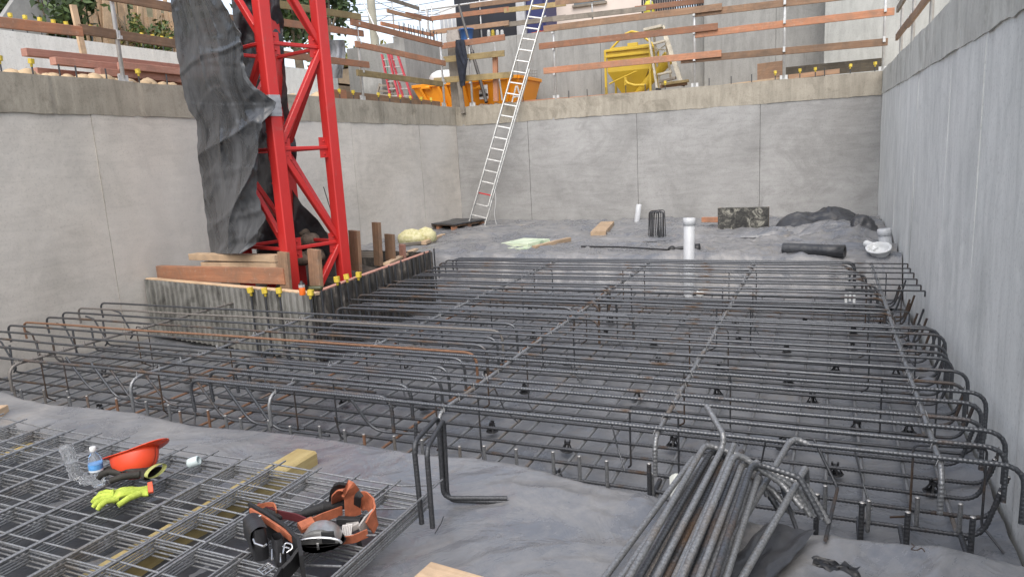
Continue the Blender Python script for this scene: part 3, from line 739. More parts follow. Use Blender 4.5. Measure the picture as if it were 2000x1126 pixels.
# rubbish inside the mast base
M['rubble'] = simple('rubble', (.15,.115,.085), .9, 0, .6, 9, .6)
def rock(c, s, seed, sq=.7):
    mb = MB(); mb.lathe([(.001,-1),(.5,-.85),(.86,-.5),(1,0),(.86,.5),(.5,.85),(.001,1)], n=10)
    mb.v = [tuple(V(c)+V((p[0]*s*(1+.35*noise.noise((p[0]*1.3+seed, p[1]*1.3, p[2]*1.3))), p[1]*s*(1+.35*noise.noise((p[0]*1.3, p[1]*1.3+seed, p[2])))*.9, p[2]*s*sq*(1+.3*noise.noise((p[0], p[1]+seed*2, p[2]*1.5)))))) for p in mb.v]
    return mb
for i, (px, py, Y, s) in enumerate(((593,452,8.1,.13),(607,470,8.0,.16),(628,462,8.3,.12),(645,478,8.3,.14),(612,500,7.9,.17),(590,505,7.8,.15))):
    c = gy(px, py, Y); tag(obj('rubble_lump', rock(c, s, i*3.3), M['rubble'], at=c), 'brown lump of spoil heaped in the dark base of the mast', 'rubble', 'spoil in the mast base')
mb = MB(); c = gy(608, 432, 8.2); mb.tube(bend([c+V((-.12,0,.0)), c+V((-.03,.02,.03)), c+V((.03,0,.0)), c+V((.10,.03,.02))], .02), .012, 6); mb.lathe([(.03,-.02),(.04,0),(.03,.02)], c, 10)
tag(obj('cable_clamp', mb, M['white'], at=c), 'small white fitting tied up inside the mast base', 'fitting')
a = gy(632, 365, 8.5); b = gy(655, 440, 8.4); mb = MB(); mb.tube([a, b, gy(660, 500, 8.4)], .007, 6)
tag(obj('thin_rod', mb, M['rebar_dark'], at=b), 'thin leaning rod seen between the two red chords', 'steel rod')
# spray can and dark tube on the corner of the formwork
q = on_plane(589, 556, F1-n12*.09, n12); q.z = .308
t3 = thing('spray_can', q, 'orange spray can with a white band on the formwork corner', 'can')
mb = MB(); mb.lathe([(.033,0),(.035,.006),(.035,.085),(.033,.09)], q, 16); obj('body', mb, simple('can_orange', (.80,.16,.02), .4), t3)
mb = MB(); mb.lathe([(.0355,.088),(.0355,.118)], q, 16); obj('band', mb, simple('can_white', (.45,.42,.40), .4, 0, .6, 120), t3)
mb = MB(); mb.lathe([(.034,.119),(.030,.135),(.016,.142),(.015,.16),(0,.16)], q, 16); obj('nozzle', mb, M['black'], t3)
q = on_plane(606, 557, F1-n12*.12, n12); q.z = .34; mb = MB(); mb.lathe([(.0,0),(.026,.0),(.03,.02),(.03,.14),(.024,.16),(.0,.16)], q-V((.02,.0,0)), 12, (1,.25,0))
tag(obj('sealant_tube', mb, simple('dark_olive', (.05,.055,.02), .4), at=q), 'dark tube lying beside the orange can on the formwork corner', 'tube')
# boards lying behind the formwork
plank('timber_board', gz(845, 472, .05), gz(782, 478, .10), .10, .06, M['wood_grey'], 'grey board lying across the far formwork corner', 'timber')
plank('timber_board', gz(866, 459, .03), gz(828, 474, .10), .10, .07, M['wood_pale'], 'short pale board leaning on the yellow foam', 'timber')
plank('timber_board', gz(812, 487, .20), gz(755, 515, .30), .10, .04, M['wood_pale'], 'pale plank on top of the dark side of the formwork', 'timber')
t_ = NT('foam'); t_.col(t_.ramp(t_.noise(t_.coord(), 16, 6, .7), [(.32, (.42,.40,.17)), (.55, (.62,.58,.34)), (.75, (.74,.71,.52))])); t_.rough(.85); t_.bump(t_.noise(t_.coord(), 40, 5), .6, .02)
c = gz(808, 476, .02)
mb = rock(c+V((0,0,.13)), .36, 5.5, .5)
m2 = rock(c+V((.24,.12,.14)), .24, 8.1, .75); mb.add(m2.v, m2.f, True)
tag(obj('foam_lump', mb, t_.m, at=c), 'lump of pale yellow foam behind the formwork', 'foam')
# ---- pallet with a black sheet
c = gz(886, 446, 0); t4 = thing('pallet', c, 'wooden pallet in the corner left of the ladder foot', 'pallet')
e1 = (gz(940, 439, 0)-gz(862, 452, 0)); e1.z = 0; e1.normalize(); e2 = V((-e1.y, e1.x, 0))
def P(x, y, z): return c+e1*x+e2*y+V((0,0,z))
for y in (-.5, 0, .5):
    plank('skid', P(-.55, y, .02), P(.55, y, .02), .10, .025, M['wood_brown'], None, None, parent=t4)
    plank('stringer', P(-.55, y, .125), P(.55, y, .125), .10, .02, M['wood_brown'], None, None, parent=t4)
    for x in (-.5, 0, .5):
        plank('block', P(x-.06, y, .074), P(x+.06, y, .074), .095, .075, M['wood_red'], None, None, parent=t4)
for k in range(7):
    x = -.5+k/6; plank('deck_board', P(x, -.55, .146), P(x, .55, .146), .10, .02, M['wood_brown'], None, None, parent=t4)
mb = MB(); mb.grid(lambda u, v: P(-.6+1.2*u, -.6+1.2*v, .185+.02*fbm((u*3, v*3, 1), 3)), 24, 24); mb.grid(lambda u, v: P(-.6+1.2*u, -.6, .158+v*.027), 10, 2); mb.grid(lambda u, v: P(-.6, -.6+1.2*u, .158+v*.027), 10, 2); mb.grid(lambda u, v: P(.6, -.6+1.2*u, .158+v*.027), 10, 2)
tag(obj('black_mat', mb, M['plastic_dark'], at=c+V((0,0,.17))), 'black sheet stacked flat on the wooden pallet', 'sheet')
# ---- long aluminium ladder
b0 = gz(930, 444, .03); p1 = gy(1002, 192, 16.60); d = (p1-b0).normalized(); top = b0+d*6.25
sd = d.cross(V((0,-1,0))).normalized(); 
if sd.x < 0: sd = -sd
nn = sd.cross(d).normalized(); 
if nn.y > 0: nn = -nn
t5 = thing('ladder', b0, 'tall aluminium extension ladder with one red rung leaning on the end wall', 'ladder')
L = (top-b0).length
for (hw, off, s0, s1) in ((.215, 0, 0, 4.1), (.185, .055, .55, L)):
    for s in (-1, 1):
        mb = MB(); mb.beam(b0+sd*s*hw+nn*off+d*s0, b0+sd*s*hw+nn*off+d*s1, .026, .062, nn, .004); obj('rail', mb, M['alu'], t5)
    if off == 0:
        for s in (-1, 1):
            mb = MB(); mb.beam(b0+sd*s*hw-d*.03, b0+sd*s*hw+d*.06, .034, .075, nn, .006); obj('foot', mb, M['black'], t5)
r = .28; k = 0
redr = simple('rung_red', (.42,.03,.03), .5)
while r < L-.05:
    hw, off = (.205, 0) if r < 1.0 else (.178, .05)
    mb = MB(); mb.beam(b0+sd*-hw+nn*off+d*r, b0+sd*hw+nn*off+d*r, .034, .026, nn, .004)
    obj('rung', mb, redr if k == 2 else M['alu'], t5); r += .283; k += 1
tp = b0+sd*.185+nn*.055+d*L; mb = MB(); mb.beam(tp-d*.12, tp+d*.01, .034, .07, nn, .004); obj('end_cap', mb, simple('ladder_green', (.06,.22,.16), .5), t5)
mb = MB(); a = b0+sd*.22+nn*.06+d*1.0; mb.tube([a+(V((.03*sin(i*.8),-.02,-i*.105))) for i in range(9)]+[V((a.x+.02, a.y-.05, .03)), V((a.x-.18, a.y-.1, .03))], .006, 5); obj('rope', mb, M['white'], t5)
# ---- things lying on the raised ground at the back
c = gz(1073, 474, .03); a, b = gz(1043, 484, .06), gz(1112, 467, .06)
plank('timber_beam', a, b, .09, .075, M['wood_pale'], 'pale timber lying along the front of the green board', 'timber')
e1 = (b-a).normalized(); e2 = V((-e1.y, e1.x, 0))
mb = MB(); q = a+e2*.07-e1*.12; q.z = .03
mb.hexa([q, q+e1*1.0, q+e1*1.0+e2*.75, q+e2*.75, q+V((0,0,.035)), q+e1*1.0+V((0,0,.035)), q+e1*1.0+e2*.75+V((0,0,.035)), q+e2*.75+V((0,0,.035))])
q2 = q+e2*.12+e1*.2+V((0,0,.037)); mb.hexa([q2, q2+e1*.75, q2+e1*.75+e2*.6, q2+e2*.6]+[p+V((0,0,.05)) for p in (q2, q2+e1*.75, q2+e1*.75+e2*.6, q2+e2*.6)])
t_ = NT('green_board'); t_.col(t_.ramp(t_.noise(t_.coord(), 3, 7, .75), [(.35, (.20,.33,.20)), (.5, (.52,.58,.44)), (.7, (.60,.65,.52))])); t_.rough(.8)
tag(obj('insulation_board', mb, t_.m, at=q), 'pale green insulation boards beside a pale timber', 'board')
plank('timber_beam', gz(1168, 458, .08), gz(1186, 437, .08), .30, .12, M['wood_pale'], 'thick pale timber lying alone before the end wall', 'timber')
def pipe(name, base, top, r, label, collar=True):
    t = thing(name, base, label, 'pipe'); d = (top-base).normalized()
    L = (top-base).length
    mb = MB(); mb.lathe([(r,0),(r,L-.004),(r*.9,L),(r*.88,L-.25)], base, 28, d); obj('body', mb, M['pvc'], t)
    if collar: mb = MB(); mb.lathe([(r*1.02,L-.10),(r*1.12,L-.095),(r*1.12,L+.0),(r*.95,L+.004)], base, 28, d); obj('collar', mb, M['pvc'], t)
pb = gy(1345, 578, 10.40); pipe('drain_pipe', V((pb.x, pb.y, PIT+.02)), gy(1346, 426, 10.40), .078, 'tall grey plastic pipe standing up through the far bars')
pb = gz(1248, 433, .0); pipe('drain_pipe', V((pb.x, 16.45, 0)), gy(1248, 399, 16.45), .062, 'white plastic pipe stub against the end wall', False)
pb = gz(1731, 493, .0); pipe('drain_pipe', V((pb.x, pb.y, -.05)), gy(1727, 447, pb.y), .085, 'grey plastic pipe stub leaning at the right wall')
mb = MB(); q = gy(1366, 573, 10.35); mb.lathe([(.05,0),(.055,.01),(.055,.05),(.05,.06),(.035,.06)], q-V((0,0,.03)), 16, (.3,0,1)); mb.lathe([(.025,.05),(.025,.09)], q, 10)
tag(obj('pipe_cap', mb, M['white'], at=q), 'white plastic cap at the base of the tall grey pipe', 'pipe cap')
# bundle of bent stirrups
c = gz(1282, 468, .0)
for i in range(9):
    mb = MB(); w_ = .085+.02*random.random(); h_ = .47+.04*random.random()
    mb.tube(bend([(-w_,.02,0),(-w_,0,h_),(w_,0,h_),(w_,.02,0)], .05), .009, 6)
    o = obj('steel_stirrup', mb, M['rebar_dark'], at='local'); o.location = (c.x-.06+.016*i, c.y+random.uniform(-.12,.12), .04); o.rotation_euler = (random.uniform(-.06,.06), random.uniform(-.05,.05), random.uniform(-.5,.5))
    tag(o, 'upright bent steel stirrup in the small bundle before the end wall', 'stirrup', 'bundle of upright stirrups')
for i, (p, q) in enumerate((((1237,468),(1270,468)), ((1250,473),(1298,471)), ((1285,464),(1322,464)))):
    mb = MB(); mb.tube(bend([gz(*p, .035), gz(*q, .035), gz(q[0]+4, q[1]-3, .035)], .03), .010, 6); tag(obj('steel_bar', mb, M['rebar_dark'], at=gz(*p, .03)), 'short bar lying flat at the foot of the stirrup bundle', 'steel bar', 'flat bars by the stirrup bundle')
# bolt cropper
a, b = gz(1135, 481, .06), gz(1312, 488, .07)
t6 = thing('bolt_cropper', b, 'black long handled cutter lying behind the grey pipe', 'tool')
mb = MB(); mb.tube([a, a.lerp(b, .5)+V((0,0,.015)), b], .014, 8); obj('handle', mb, M['black'], t6)
h1 = gz(1361, 486, .08); mb = MB(); mb.tube([b, b.lerp(h1, .4)+V((0,0,.02)), h1], .035, 10); mb.lathe([(.0,-.05),(.06,-.05),(.07,0),(.06,.05),(.0,.05)], b, 12, (0,1,.2)); obj('body', mb, M['black'], t6)
mb = MB(); mb.lathe([(.03,-.06),(.085,-.05),(.09,.05),(.03,.06)], h1, 14, (1,.2,0)); obj('head', mb, M['black'], t6)
mb = MB(); mb.lathe([(.025,-.075),(.03,-.06),(.02,-.05)], b, 10, (0,1,.2)); mb.lathe([(.02,.05),(.05,.06),(.05,.075)], h1, 12, (-1,.1,0)); obj('bolt', mb, M['alu'], t6)
# dirty shutter panel
a, b = gz(1402, 459, .0), gz(1500, 459, .0); tz = gy(1402, 414, a.y).z
t_ = NT('shutter_dirty'); v_ = t_.coord((1,1,1)); t_.col(t_.ramp(t_.noise(v_, 6, 8, .8, 1.), [(.40, (.020,.020,.020)), (.52, (.07,.068,.06)), (.60, (.32,.31,.26)), (.8, (.5,.48,.42))])); t_.rough(.7)
t7 = thing('shutter_box', a, 'black stained shutter panel standing on the rumpled sheet', 'panel')
e1 = (b-a); e1.z = 0; Lp = e1.length; e1.normalize(); e2 = V((-e1.y, e1.x, 0))
H_ = .52
mb = MB(); mb.beam(a+V((0,0,H_/2)), a+e1*Lp+V((0,0,H_/2)), .02, H_, (0,0,1), .003); obj('face', mb, t_.m, t7)
for s in (.02, Lp-.02): mb = MB(); mb.beam(a+e1*s+e2*.10, a+e1*s+e2*.10+V((0,0,H_)), .04, .17, e2, .003); obj('stud', mb, M['wood_grey'], t7)
mb = MB(); mb.beam(a+e1*.05+e2*.10+V((0,0,H_-.03)), a+e1*(Lp-.05)+e2*.10+V((0,0,H_-.03)), .17, .05, (0,0,1), .003); obj('rail', mb, t_.m, t7)
plank('timber_beam', gy(1372, 429, 14.9), gy(1404, 429, 14.8), .1, .10, M['wood_red'], 'short red timber end behind the stained panel', 'timber')
plank('timber_board', gy(1665, 430, 14.6), gy(1702, 444, 13.9), .16, .05, M['wood_pale'], 'short pale board leaning on the black plastic heap', 'timber')
# roll of black plastic
a, b = gz(1530, 486, .13), gz(1650, 491, .13); d = (b-a).normalized(); L = (b-a).length
mb = MB(); mb.lathe([(.092,0),(.094,L*.3),(.090,L*.7),(.094,L),(.07,L),(.05,L-.02),(.045,L-.3)], a, 20, d)
for k in range(3): pass
tag(obj('plastic_roll', mb, M['plastic_dark'], at=a), 'roll of black plastic lying at the far edge of the bars', 'roll')
a = gz(1538, 487, .06); d = (gz(1590, 488, .06)-a).normalized()
t8 = thing('caulking_gun', a, 'pink cartridge gun lying before the black plastic roll', 'tool')
mb = MB(); mb.lathe([(.006,-.14),(.012,-.02),(.028,0),(.033,.01),(.033,.23),(.028,.24)], a, 14, d); obj('cartridge', mb, simple('pink', (.50,.33,.34), .5), t8)
mb = MB(); mb.lathe([(.036,.23),(.036,.27)], a, 14, d); mb.beam(a+d*.25+V((0,0,.02)), a+d*.48+V((0,0,.02)), .012, .012); mb.beam(a+d*.25+V((0,0,-.02)), a+d*.45+V((.02,-.05,-.02)), .02, .02); mb.beam(a+d*.27, a+d*.50, .02, .03); obj('trigger', mb, simple('dark_red', (.12,.03,.03), .5), t8)
# white plastic fitting at the wall
q = gz(1718, 507, .0); ax = V((-.5,.55,.35)).normalized()
t9 = thing('plastic_fitting', q, 'white plastic fitting tipped over against the right wall', 'fitting')
c = q+V((0,0,.10))
mb = MB(); mb.lathe([(.04,-.12),(.07,-.105),(.095,-.02),(.12,.06),(.14,.075),(.14,.095),(.115,.095),(.105,.05),(.075,-.015),(.02,-.04)], c, 28, (-.25,-.35,.85), True, 1.35); obj('bowl', mb, M['white'], t9)
mb = MB(); mb.tube(bend([c+V((-.05,.1,.02)), c+V((-.10,.16,.08)), c+V((-.16,.30,.09))], .1), .05, 16); obj('neck', mb, M['white'], t9)
# crumpled black plastic
def heap(px0, px1, py, hgt, dep, seed, label, mat='plastic_dark', Y=None):
    a = gz(px0, py, 0) if Y is None else gy(px0, py, Y); b = gz(px1, py, 0) if Y is None else gy(px1, py, Y); a.z = b.z = 0
    e1 = b-a; L = e1.length; e1.normalize(); e2 = V((-e1.y, e1.x, 0)); mb = MB()
    def fn(u, v):
        env = (sin(pi*min(1,max(0,u)))**.6)*(sin(pi*min(1, max(0, v)))**.7)
        h = .07+hgt*env*(.62+.5*fbm((u*L*1.3, v*dep*1.3, seed), 3)+.16*ridge((u*L*1.2+v, v*dep*2.4, seed+3), 2))
        return a+e1*(L*u+.05*fbm((u*6, v*6, seed+8)))+e2*(dep*v+.06*fbm((u*5, v*5, seed+2)))+V((0,0,max(.0, h)+.02))
    mb.grid(fn, int(L/.03), int(dep/.03)); return tag(obj('plastic_heap', mb, M[mat], at=a), label, 'plastic heap')
heap(1508, 1700, 466, .50, 1.4, 3, 'crumpled black plastic heaped along the foot of the end wall')
heap(1655, 1722, 474, .55, .9, 9, 'dark knot of black plastic bunched in the right corner')
heap(1420, 1560, 474, .24, .6, 15, 'low fold of plastic in front of the stained panel', 'plastic')
heap(1545, 1700, 474, .26, .7, 19, 'ribbed fold of plastic behind the black roll', 'plastic')
# white offcut of sheet beside the bars, right
q = gx(1655, 592, .1)
for i, (px, py) in enumerate(((1652,592),(1660,588),(1668,592))):
    q = gz(px, py, -.25); mb = MB(); mb.beam(q, q+V((.0,.03,.12)), .03, .02); tag(obj('white_tag', mb, M['white'], at=q), 'small white plastic peg under the far bars near the right wall', 'peg', 'white pegs in the bed')
# ------------------------------------------------------------------ foreground: stack of welded mesh
Hs = .115
for k, (yy, lo, hi) in enumerate(((0, 1, 1),)): pass
plank('timber_bearer', gz(600, 893, .06), V((-2.78, .9, .055)), .15, .10, M['wood_yellow'], 'yellow timber bearer sticking out from under the mesh stack', 'timber', ch=.012)
plank('timber_bearer', V((-4.75, 2.75, .012)), V((-4.70, .9, .012)), .11, .08, M['wood_yellow'], 'yellow bearer lying hidden under the left of the mesh stack', 'timber', ch=.012)
mats_ = M['mesh_steel']
mb = MB(); mb.grid(lambda u, v: V((-6.2+4.35*u, .8+1.78*v, .022+.02*fbm((u*7, v*4, 5), 3)+.012*ridge((u*5, v*3, 2), 2))), 60, 30); tag(obj('plastic_sheet', mb, M['plastic_dark'], at=(-4, 1.7, 0)), 'dark sheet added for the shade under the wires of the mesh stack', 'plastic sheet')  # added dark sheet: its colour stands in for shade between the mesh wires
for k in range(0, 7):
    mb = MB(); z = Hs+.013*k; ox, oy = .005*(6-k)*random.choice((-1,-.6,-.3))+random.uniform(-.004,.004)-(.03 if k < 6 else 0), -.005*(6-k)*random.choice((.2,1,.7))+random.uniform(-.003,.003)-(.02 if k < 6 else 0); rz = random.uniform(-.003,.003)
    if k == 6: ox, oy, rz = .0, .0, -.004
    lift = (lambda x: .022*max(0, noise.noise((x*.9, 3, 2)))+(.05*sstep(-1.9, -1.55, x)+.03*sstep(-4.4,-5.2, x))) if k == 6 else (lambda x: .006*noise.noise((x, k, 2)))
    def Q(x, y, dz): return V((x*cos(rz)-y*sin(rz)+ox, x*sin(rz)+y*cos(rz)+oy, z+dz+lift(x)))
    y = 2.70
    while y > .95:
        mb.tube([Q(-6.0+i*.18, y, .0) for i in range(25)], .0048, 6); y -= .238
    x = -1.655
    while x > -6.0:
        mb.tube([Q(x, .9+i*.22, .008) for i in range(9)]+[Q(x, 2.74, .008)], .0048, 6); x -= .24
    o = obj('mesh_sheet', mb, mats_, at=(-3.5, 1.9, z))
    if k == 6: tag(o, 'topmost welded mesh sheet of the stack, carrying hat and tool belt', 'steel mesh')
    else: tag(o, 'welded steel mesh sheet lower in the stack at the near left', 'steel mesh', 'lower mesh sheets of the stack')
ZM = Hs+.013*6+.014
# ---- hard hat, upside down and tilted
c = gz(264, 935, ZM); c.y += .05
t10 = thing('hard_hat', c, 'orange red hard hat tipped over on the mesh', 'hard hat')
to_cam = V((RT.x, RT.y, 0)).normalized(); bk = V((-to_cam.y, to_cam.x, 0))
tilt = Matrix.Rotation(-.26, 3, bk) @ Matrix.Rotation(-.46, 3, to_cam)
def HP(x, y, z): return c-to_cam*.03+V((0,0,.125))+tilt @ ((to_cam*x+bk*y+V((0,0,z)))*.82)
def hat(u, v):
    a = 2*pi*u; rx, ry = .150, .118; s = sin(v*pi/2)
    bill = .035*max(0, cos(a))**3
    return HP(cos(a)*(rx*s), sin(a)*(ry*s), -.165*cos(v*pi/2)**.9)
mb = MB(); mb.grid(hat, 41, 16)
def brim(u, v):
    a = 2*pi*u; ext = .018+.062*max(0, cos(a))**2+.030*max(0, -cos(a))**2
    dip = .030*(cos(a)**2)*(1 if cos(a) > 0 else .55)-.018
    return HP(cos(a)*(.150+ext*v), sin(a)*(.118+ext*v*.7), dip*v+.012*v)
mb.grid(brim, 41, 5)
hm = simple('hat_orange', (.70,.07,.025), .36, 0, .06, 5, .03); so_ = None
o = obj('shell', mb, hm, t10)
sol = o.modifiers.new('thick', 'SOLIDIFY'); sol.thickness = .004
mb = MB(); mb.grid(lambda u, v: HP(cos(2*pi*u)*.138, sin(2*pi*u)*.106, -.03+.03*v), 41, 3); obj('headband', mb, M['black'], t10)
mb = MB()
for a in (0, pi/2): mb.tube([HP(cos(a)*.135*cos(s*pi/10), sin(a)*.10*cos(s*pi/10), -.02-.07*sin(s*pi/10)) for s in range(11)], .006, 6)
obj('cradle', mb, M['black'], t10)
# ---- gloves
def glove(c, ang, label, back, sc=1., lift=0.):
    t = thing('work_glove', c, label, 'glove', None)
    Rz = Matrix.Rotation(ang, 3, 'Z')
    def G_(x, y, z): return c+Rz @ V((x*sc, y*sc, z*sc))
    def palm(u, v):
        a = 2*pi*u; w_ = .044-.010*v+.014*max(0, (v-.78)/.22); h_ = .017
        return G_(-.13*v+.05, cos(a)*w_, .022+sin(a)*h_+.004*noise.noise((u*6, v*5, ang))+.01*sin(v*5))
    mb = MB(); mb.grid(palm, 19, 12)
    mb.lathe([(.001,-.0),(.020,.0),(.03,.01)], G_(.058, 0, .022), 12, Rz @ V((-1,0,0)), True, 1.4)
    obj('body', mb, back[0], t)
    mb = MB(); mb.grid(lambda u, v: G_(-.082-.018*v, cos(2*pi*u)*(.046+.002*v), .024+sin(2*pi*u)*.020), 19, 3); obj('cuff', mb, back[1], t)
    for j, (y, L_, sp) in enumerate(((-.034,.068,-.50),(-.012,.085,-.15),(.012,.080,.18),(.034,.062,.55))):
        mb = MB(); p = [G_(.035, y, .020), G_(.05+L_*.45, y+sp*L_*.45, .030), G_(.05+L_*.8, y+sp*L_*.85, .022), G_(.05+L_, y+sp*L_, .008)]
        mb.tube(p[:3], .0125*sc, 9); obj('finger', mb, back[0], t)
        mb = MB(); mb.tube([p[2].lerp(p[1], .35), p[2], p[3]], lambda s: (.0133-.004*s*s)*sc, 9); obj('fingertip', mb, back[2], t)
    mb = MB(); p = [G_(-.045, .030, .02), G_(-.005, .066, .026), G_(.035, .085, .014)]; mb.tube(p, lambda s: (.015-.003*s)*sc, 9); obj('thumb', mb, back[2], t)
gy_ = NT('glove_knit'); gy_.col(gy_.ramp(gy_.noise(gy_.coord(), 30, 5, .7), [(.3, (.28,.36,.04)), (.65, (.50,.60,.10))])); gy_.rough(.9); gy_.bump(gy_.noise(gy_.coord(), 160, 3), .6, .004)
gk = simple('glove_rubber', (.022,.020,.016), .75, 0, .4, 25, .4); gc = simple('glove_cuff', (.36,.38,.13), .9, 0, .2, 60, .4); gr = simple('glove_hem', (.7,.12,.06), .8)
q = gz(250, 972, ZM); glove(q, -2.25, 'lime green knitted glove lying palm down on the mesh', (gy_.m, gr, gy_.m), 1.12)
q = gz(268, 930, ZM+.02); glove(q+V((0,0,.01)), pi+.12, 'black palmed glove with a green cuff beside the hard hat', (gk, gc, gk), 1.35)
# ---- water bottles
def glass():
    t = NT('clear_bottle'); t.col((.93,.95,.97)); t.rough(.08); t.b.inputs['Transmission Weight'].default_value = .92; t.b.inputs['IOR'].default_value = 1.18
    t.bump(t.noise(t.coord(), 35, 3), .4, .004); return t.m
GL = glass(); LB = simple('label_blue', (.10,.30,.62), .4, 0, .35, 30, 0); LW = simple('label_white', (.72,.78,.82), .4)
c = gz(194, 950, ZM-.02); c.z = ZM-.012
t = thing('water_bottle', c, 'full clear water bottle with white cap and blue label', 'bottle')
mb = MB(); mb.lathe([(.028,0),(.033,.006),(.033,.02),(.031,.03),(.033,.04),(.033,.085),(.031,.09),(.033,.10),(.033,.125),(.030,.145),(.018,.172),(.0125,.18),(.0125,.195)], c, 24); obj('body', mb, GL, t)
mb = MB(); mb.lathe([(.0338,.094),(.0338,.122)], c, 24); obj('label', mb, LB, t); mb = MB(); mb.lathe([(.0336,.0845),(.0336,.0935)], c, 24); obj('label_edge', mb, LW, t)
mb = MB(); mb.lathe([(.0148,.188),(.0155,.19),(.0155,.208),(.013,.211),(0,.211)], c, 18); obj('cap', mb, M['white'], t)
c = gz(152, 940, ZM-.02); c.z = ZM; dx = (-RT*.18+V((0,0,1))).normalized()
t = thing('water_bottle', c, 'crushed empty clear bottle leaning beside the full one', 'bottle')
mb = MB(); mb.lathe([(.030,0),(.033,.006),(.034,.03),(.029,.045),(.034,.06),(.028,.075),(.036,.09),(.030,.105),(.037,.12),(.033,.15),(.036,.17),(.030,.185),(.012,.19)], c, 20, dx, True, .8); obj('body', mb, GL, t)
mb = MB(); q = c+V((.05,-.01,-.0)); mb.lathe([(.024,0),(.030,.02),(.026,.045),(.031,.07),(.020,.10),(.012,.12)], q, 16, V((1,.3,.05))); obj('crushed_end', mb, GL, t)
c = gz(370, 915, ZM); mb = MB(); mb.lathe([(.0,0),(.024,0),(.026,.01),(.026,.055),(.022,.06),(.018,.058),(.017,.02)], c+V((0,0,.03)), 18, V((.8,.35,.25)))
tag(obj('paper_cup', mb, simple('cup', (.52,.60,.60), .5), at=c), 'small pale cup lying on its side at the far mesh edge', 'cup')
c = gz(232, 890, ZM+.05); mb = MB(); mb.lathe([(.03,0),(.034,.01),(.034,.09),(.03,.12)], c-V((0,0,.06)), 20, V((.9,.4,.2))); tag(obj('water_bottle', mb, GL, at=c), 'clear bottle lying behind the hard hat', 'bottle')
M['wood_dark'] = timber('timber_dark', (.06,.05,.035), (.13,.105,.07), (.03,.025,.02), .5)
random.seed(77)
# ------------------------------------------------------------------ tool belt on the mesh
def T(px, py, h): return gz(px, py, ZM+h)
leather = simple('black_leather', (.022,.022,.024), .42, 0, .4, 14, .35)
nylon = simple('black_nylon', (.016,.016,.017), .7, 0, .3, 60, .5)
oran = simple('orange_webbing', (.38,.115,.055), .75, 0, .3, 25, .4)
greyw = simple('worn_grey', (.33,.31,.29), .8, 0, .35, 18, .3)
maroon = simple('maroon_webbing', (.10,.016,.02), .7)
chrome = simple('chrome', (.62,.62,.62), .22, .9, .1, 20, .05)
def ribbon(mb, pts, w, th=.006, up=(0,0,1), n=5, r=.04, twist=None):
    pts = bend(pts, r, n); N = len(pts); vs = []
    for i, p in enumerate(pts):
        t = (pts[min(i+1,N-1)]-pts[max(i-1,0)]).normalized(); u = V(up)
        if twist: u = V(up).lerp(V(twist), i/(N-1))
        s = t.cross(u).normalized(); u = s.cross(t).normalized()
        for a, b in ((-1,-1),(1,-1),(1,1),(-1,1)): vs.append(p+u*(w/2*b)+s*(th/2*a))
    fs = [(i*4+k, i*4+(k+1)%4, i*4+4+(k+1)%4, i*4+4+k) for i in range(N-1) for k in range(4)]
    mb.add(vs, fs+[(3,2,1,0), tuple(range(N*4-4, N*4))], False)
t = thing('tool_belt', T(590, 1060, 0), 'black and orange tool belt with pouches dropped on the mesh', 'tool belt')
fw2 = V((FW.x, FW.y, 0)).normalized()
mb = MB(); ribbon(mb, [T(490,1004,.055), T(520,1022,.06), T(560,1050,.06), T(586,1078,.055), T(592,1110,.05)], .115, .014); obj('belt', mb, nylon, t)
mb = MB(); ribbon(mb, [p-fw2*.012+V((0,0,.012)) for p in (T(492,1000,.08), T(520,1016,.085), T(550,1036,.085), T(574,1054,.08))], .028, .010); obj('trim', mb, oran, t)
mb = MB(); mb.tube(bend([T(488,1000,.05), T(515,992,.05), T(545,1008,.04), T(590,1003,.05), T(630,990,.055), T(672,984,.055)], .05), lambda s: .019+.006*sin(s*9), 12); obj('padding', mb, nylon, t)
mb = MB(); ribbon(mb, [T(505,988,.06), T(540,1002,.05), T(580,1010,.06), T(598,1018,.05)], .035, .008); obj('strap', mb, maroon, t)
mb = MB(); ribbon(mb, [T(500,990,.07), T(522,984,.08), T(536,984,.085), T(540,998,.07)], .02, .006); obj('strap', mb, oran, t)
mb = MB(); ribbon(mb, [T(664,985,.03), T(664,962,.15), T(676,950,.185), T(688,966,.13), T(690,1008,.03)], .075, .006, fw2+RT*1.2, 5, .03); obj('loop', mb, oran, t)
mb = MB(); ribbon(mb, [T(652,985,.02), T(656,960,.13), T(664,948,.17), T(672,944,.19)], .05, .012, RT); obj('loop_edge', mb, nylon, t)
mb = MB(); ribbon(mb, [T(697,1000,.02), T(699,968,.14), T(706,962,.15)], .03, .012, RT); obj('loop_edge', mb, nylon, t)
mb = MB(); ribbon(mb, [T(702,978,.08), T(716,976,.09), T(730,990,.075), T(734,1006,.06), T(722,1030,.03)], .085, .008); obj('loop', mb, oran, t)
mb = MB(); ribbon(mb, [T(704,1036,.03), T(716,1018,.045), T(730,1004,.05)], .055, .008, (0,-.4,1)); obj('worn_patch', mb, greyw, t)
mb = MB(); ribbon(mb, [T(600,1024,.06), T(630,1010,.06), T(668,996,.055)], .04, .008); obj('strap', mb, oran, t)
mb = MB(); mb.beam(T(585,1030,.065), T(612,1018,.07), .05, .03, (0,-.6,1), .008); obj('keeper', mb, oran, t)
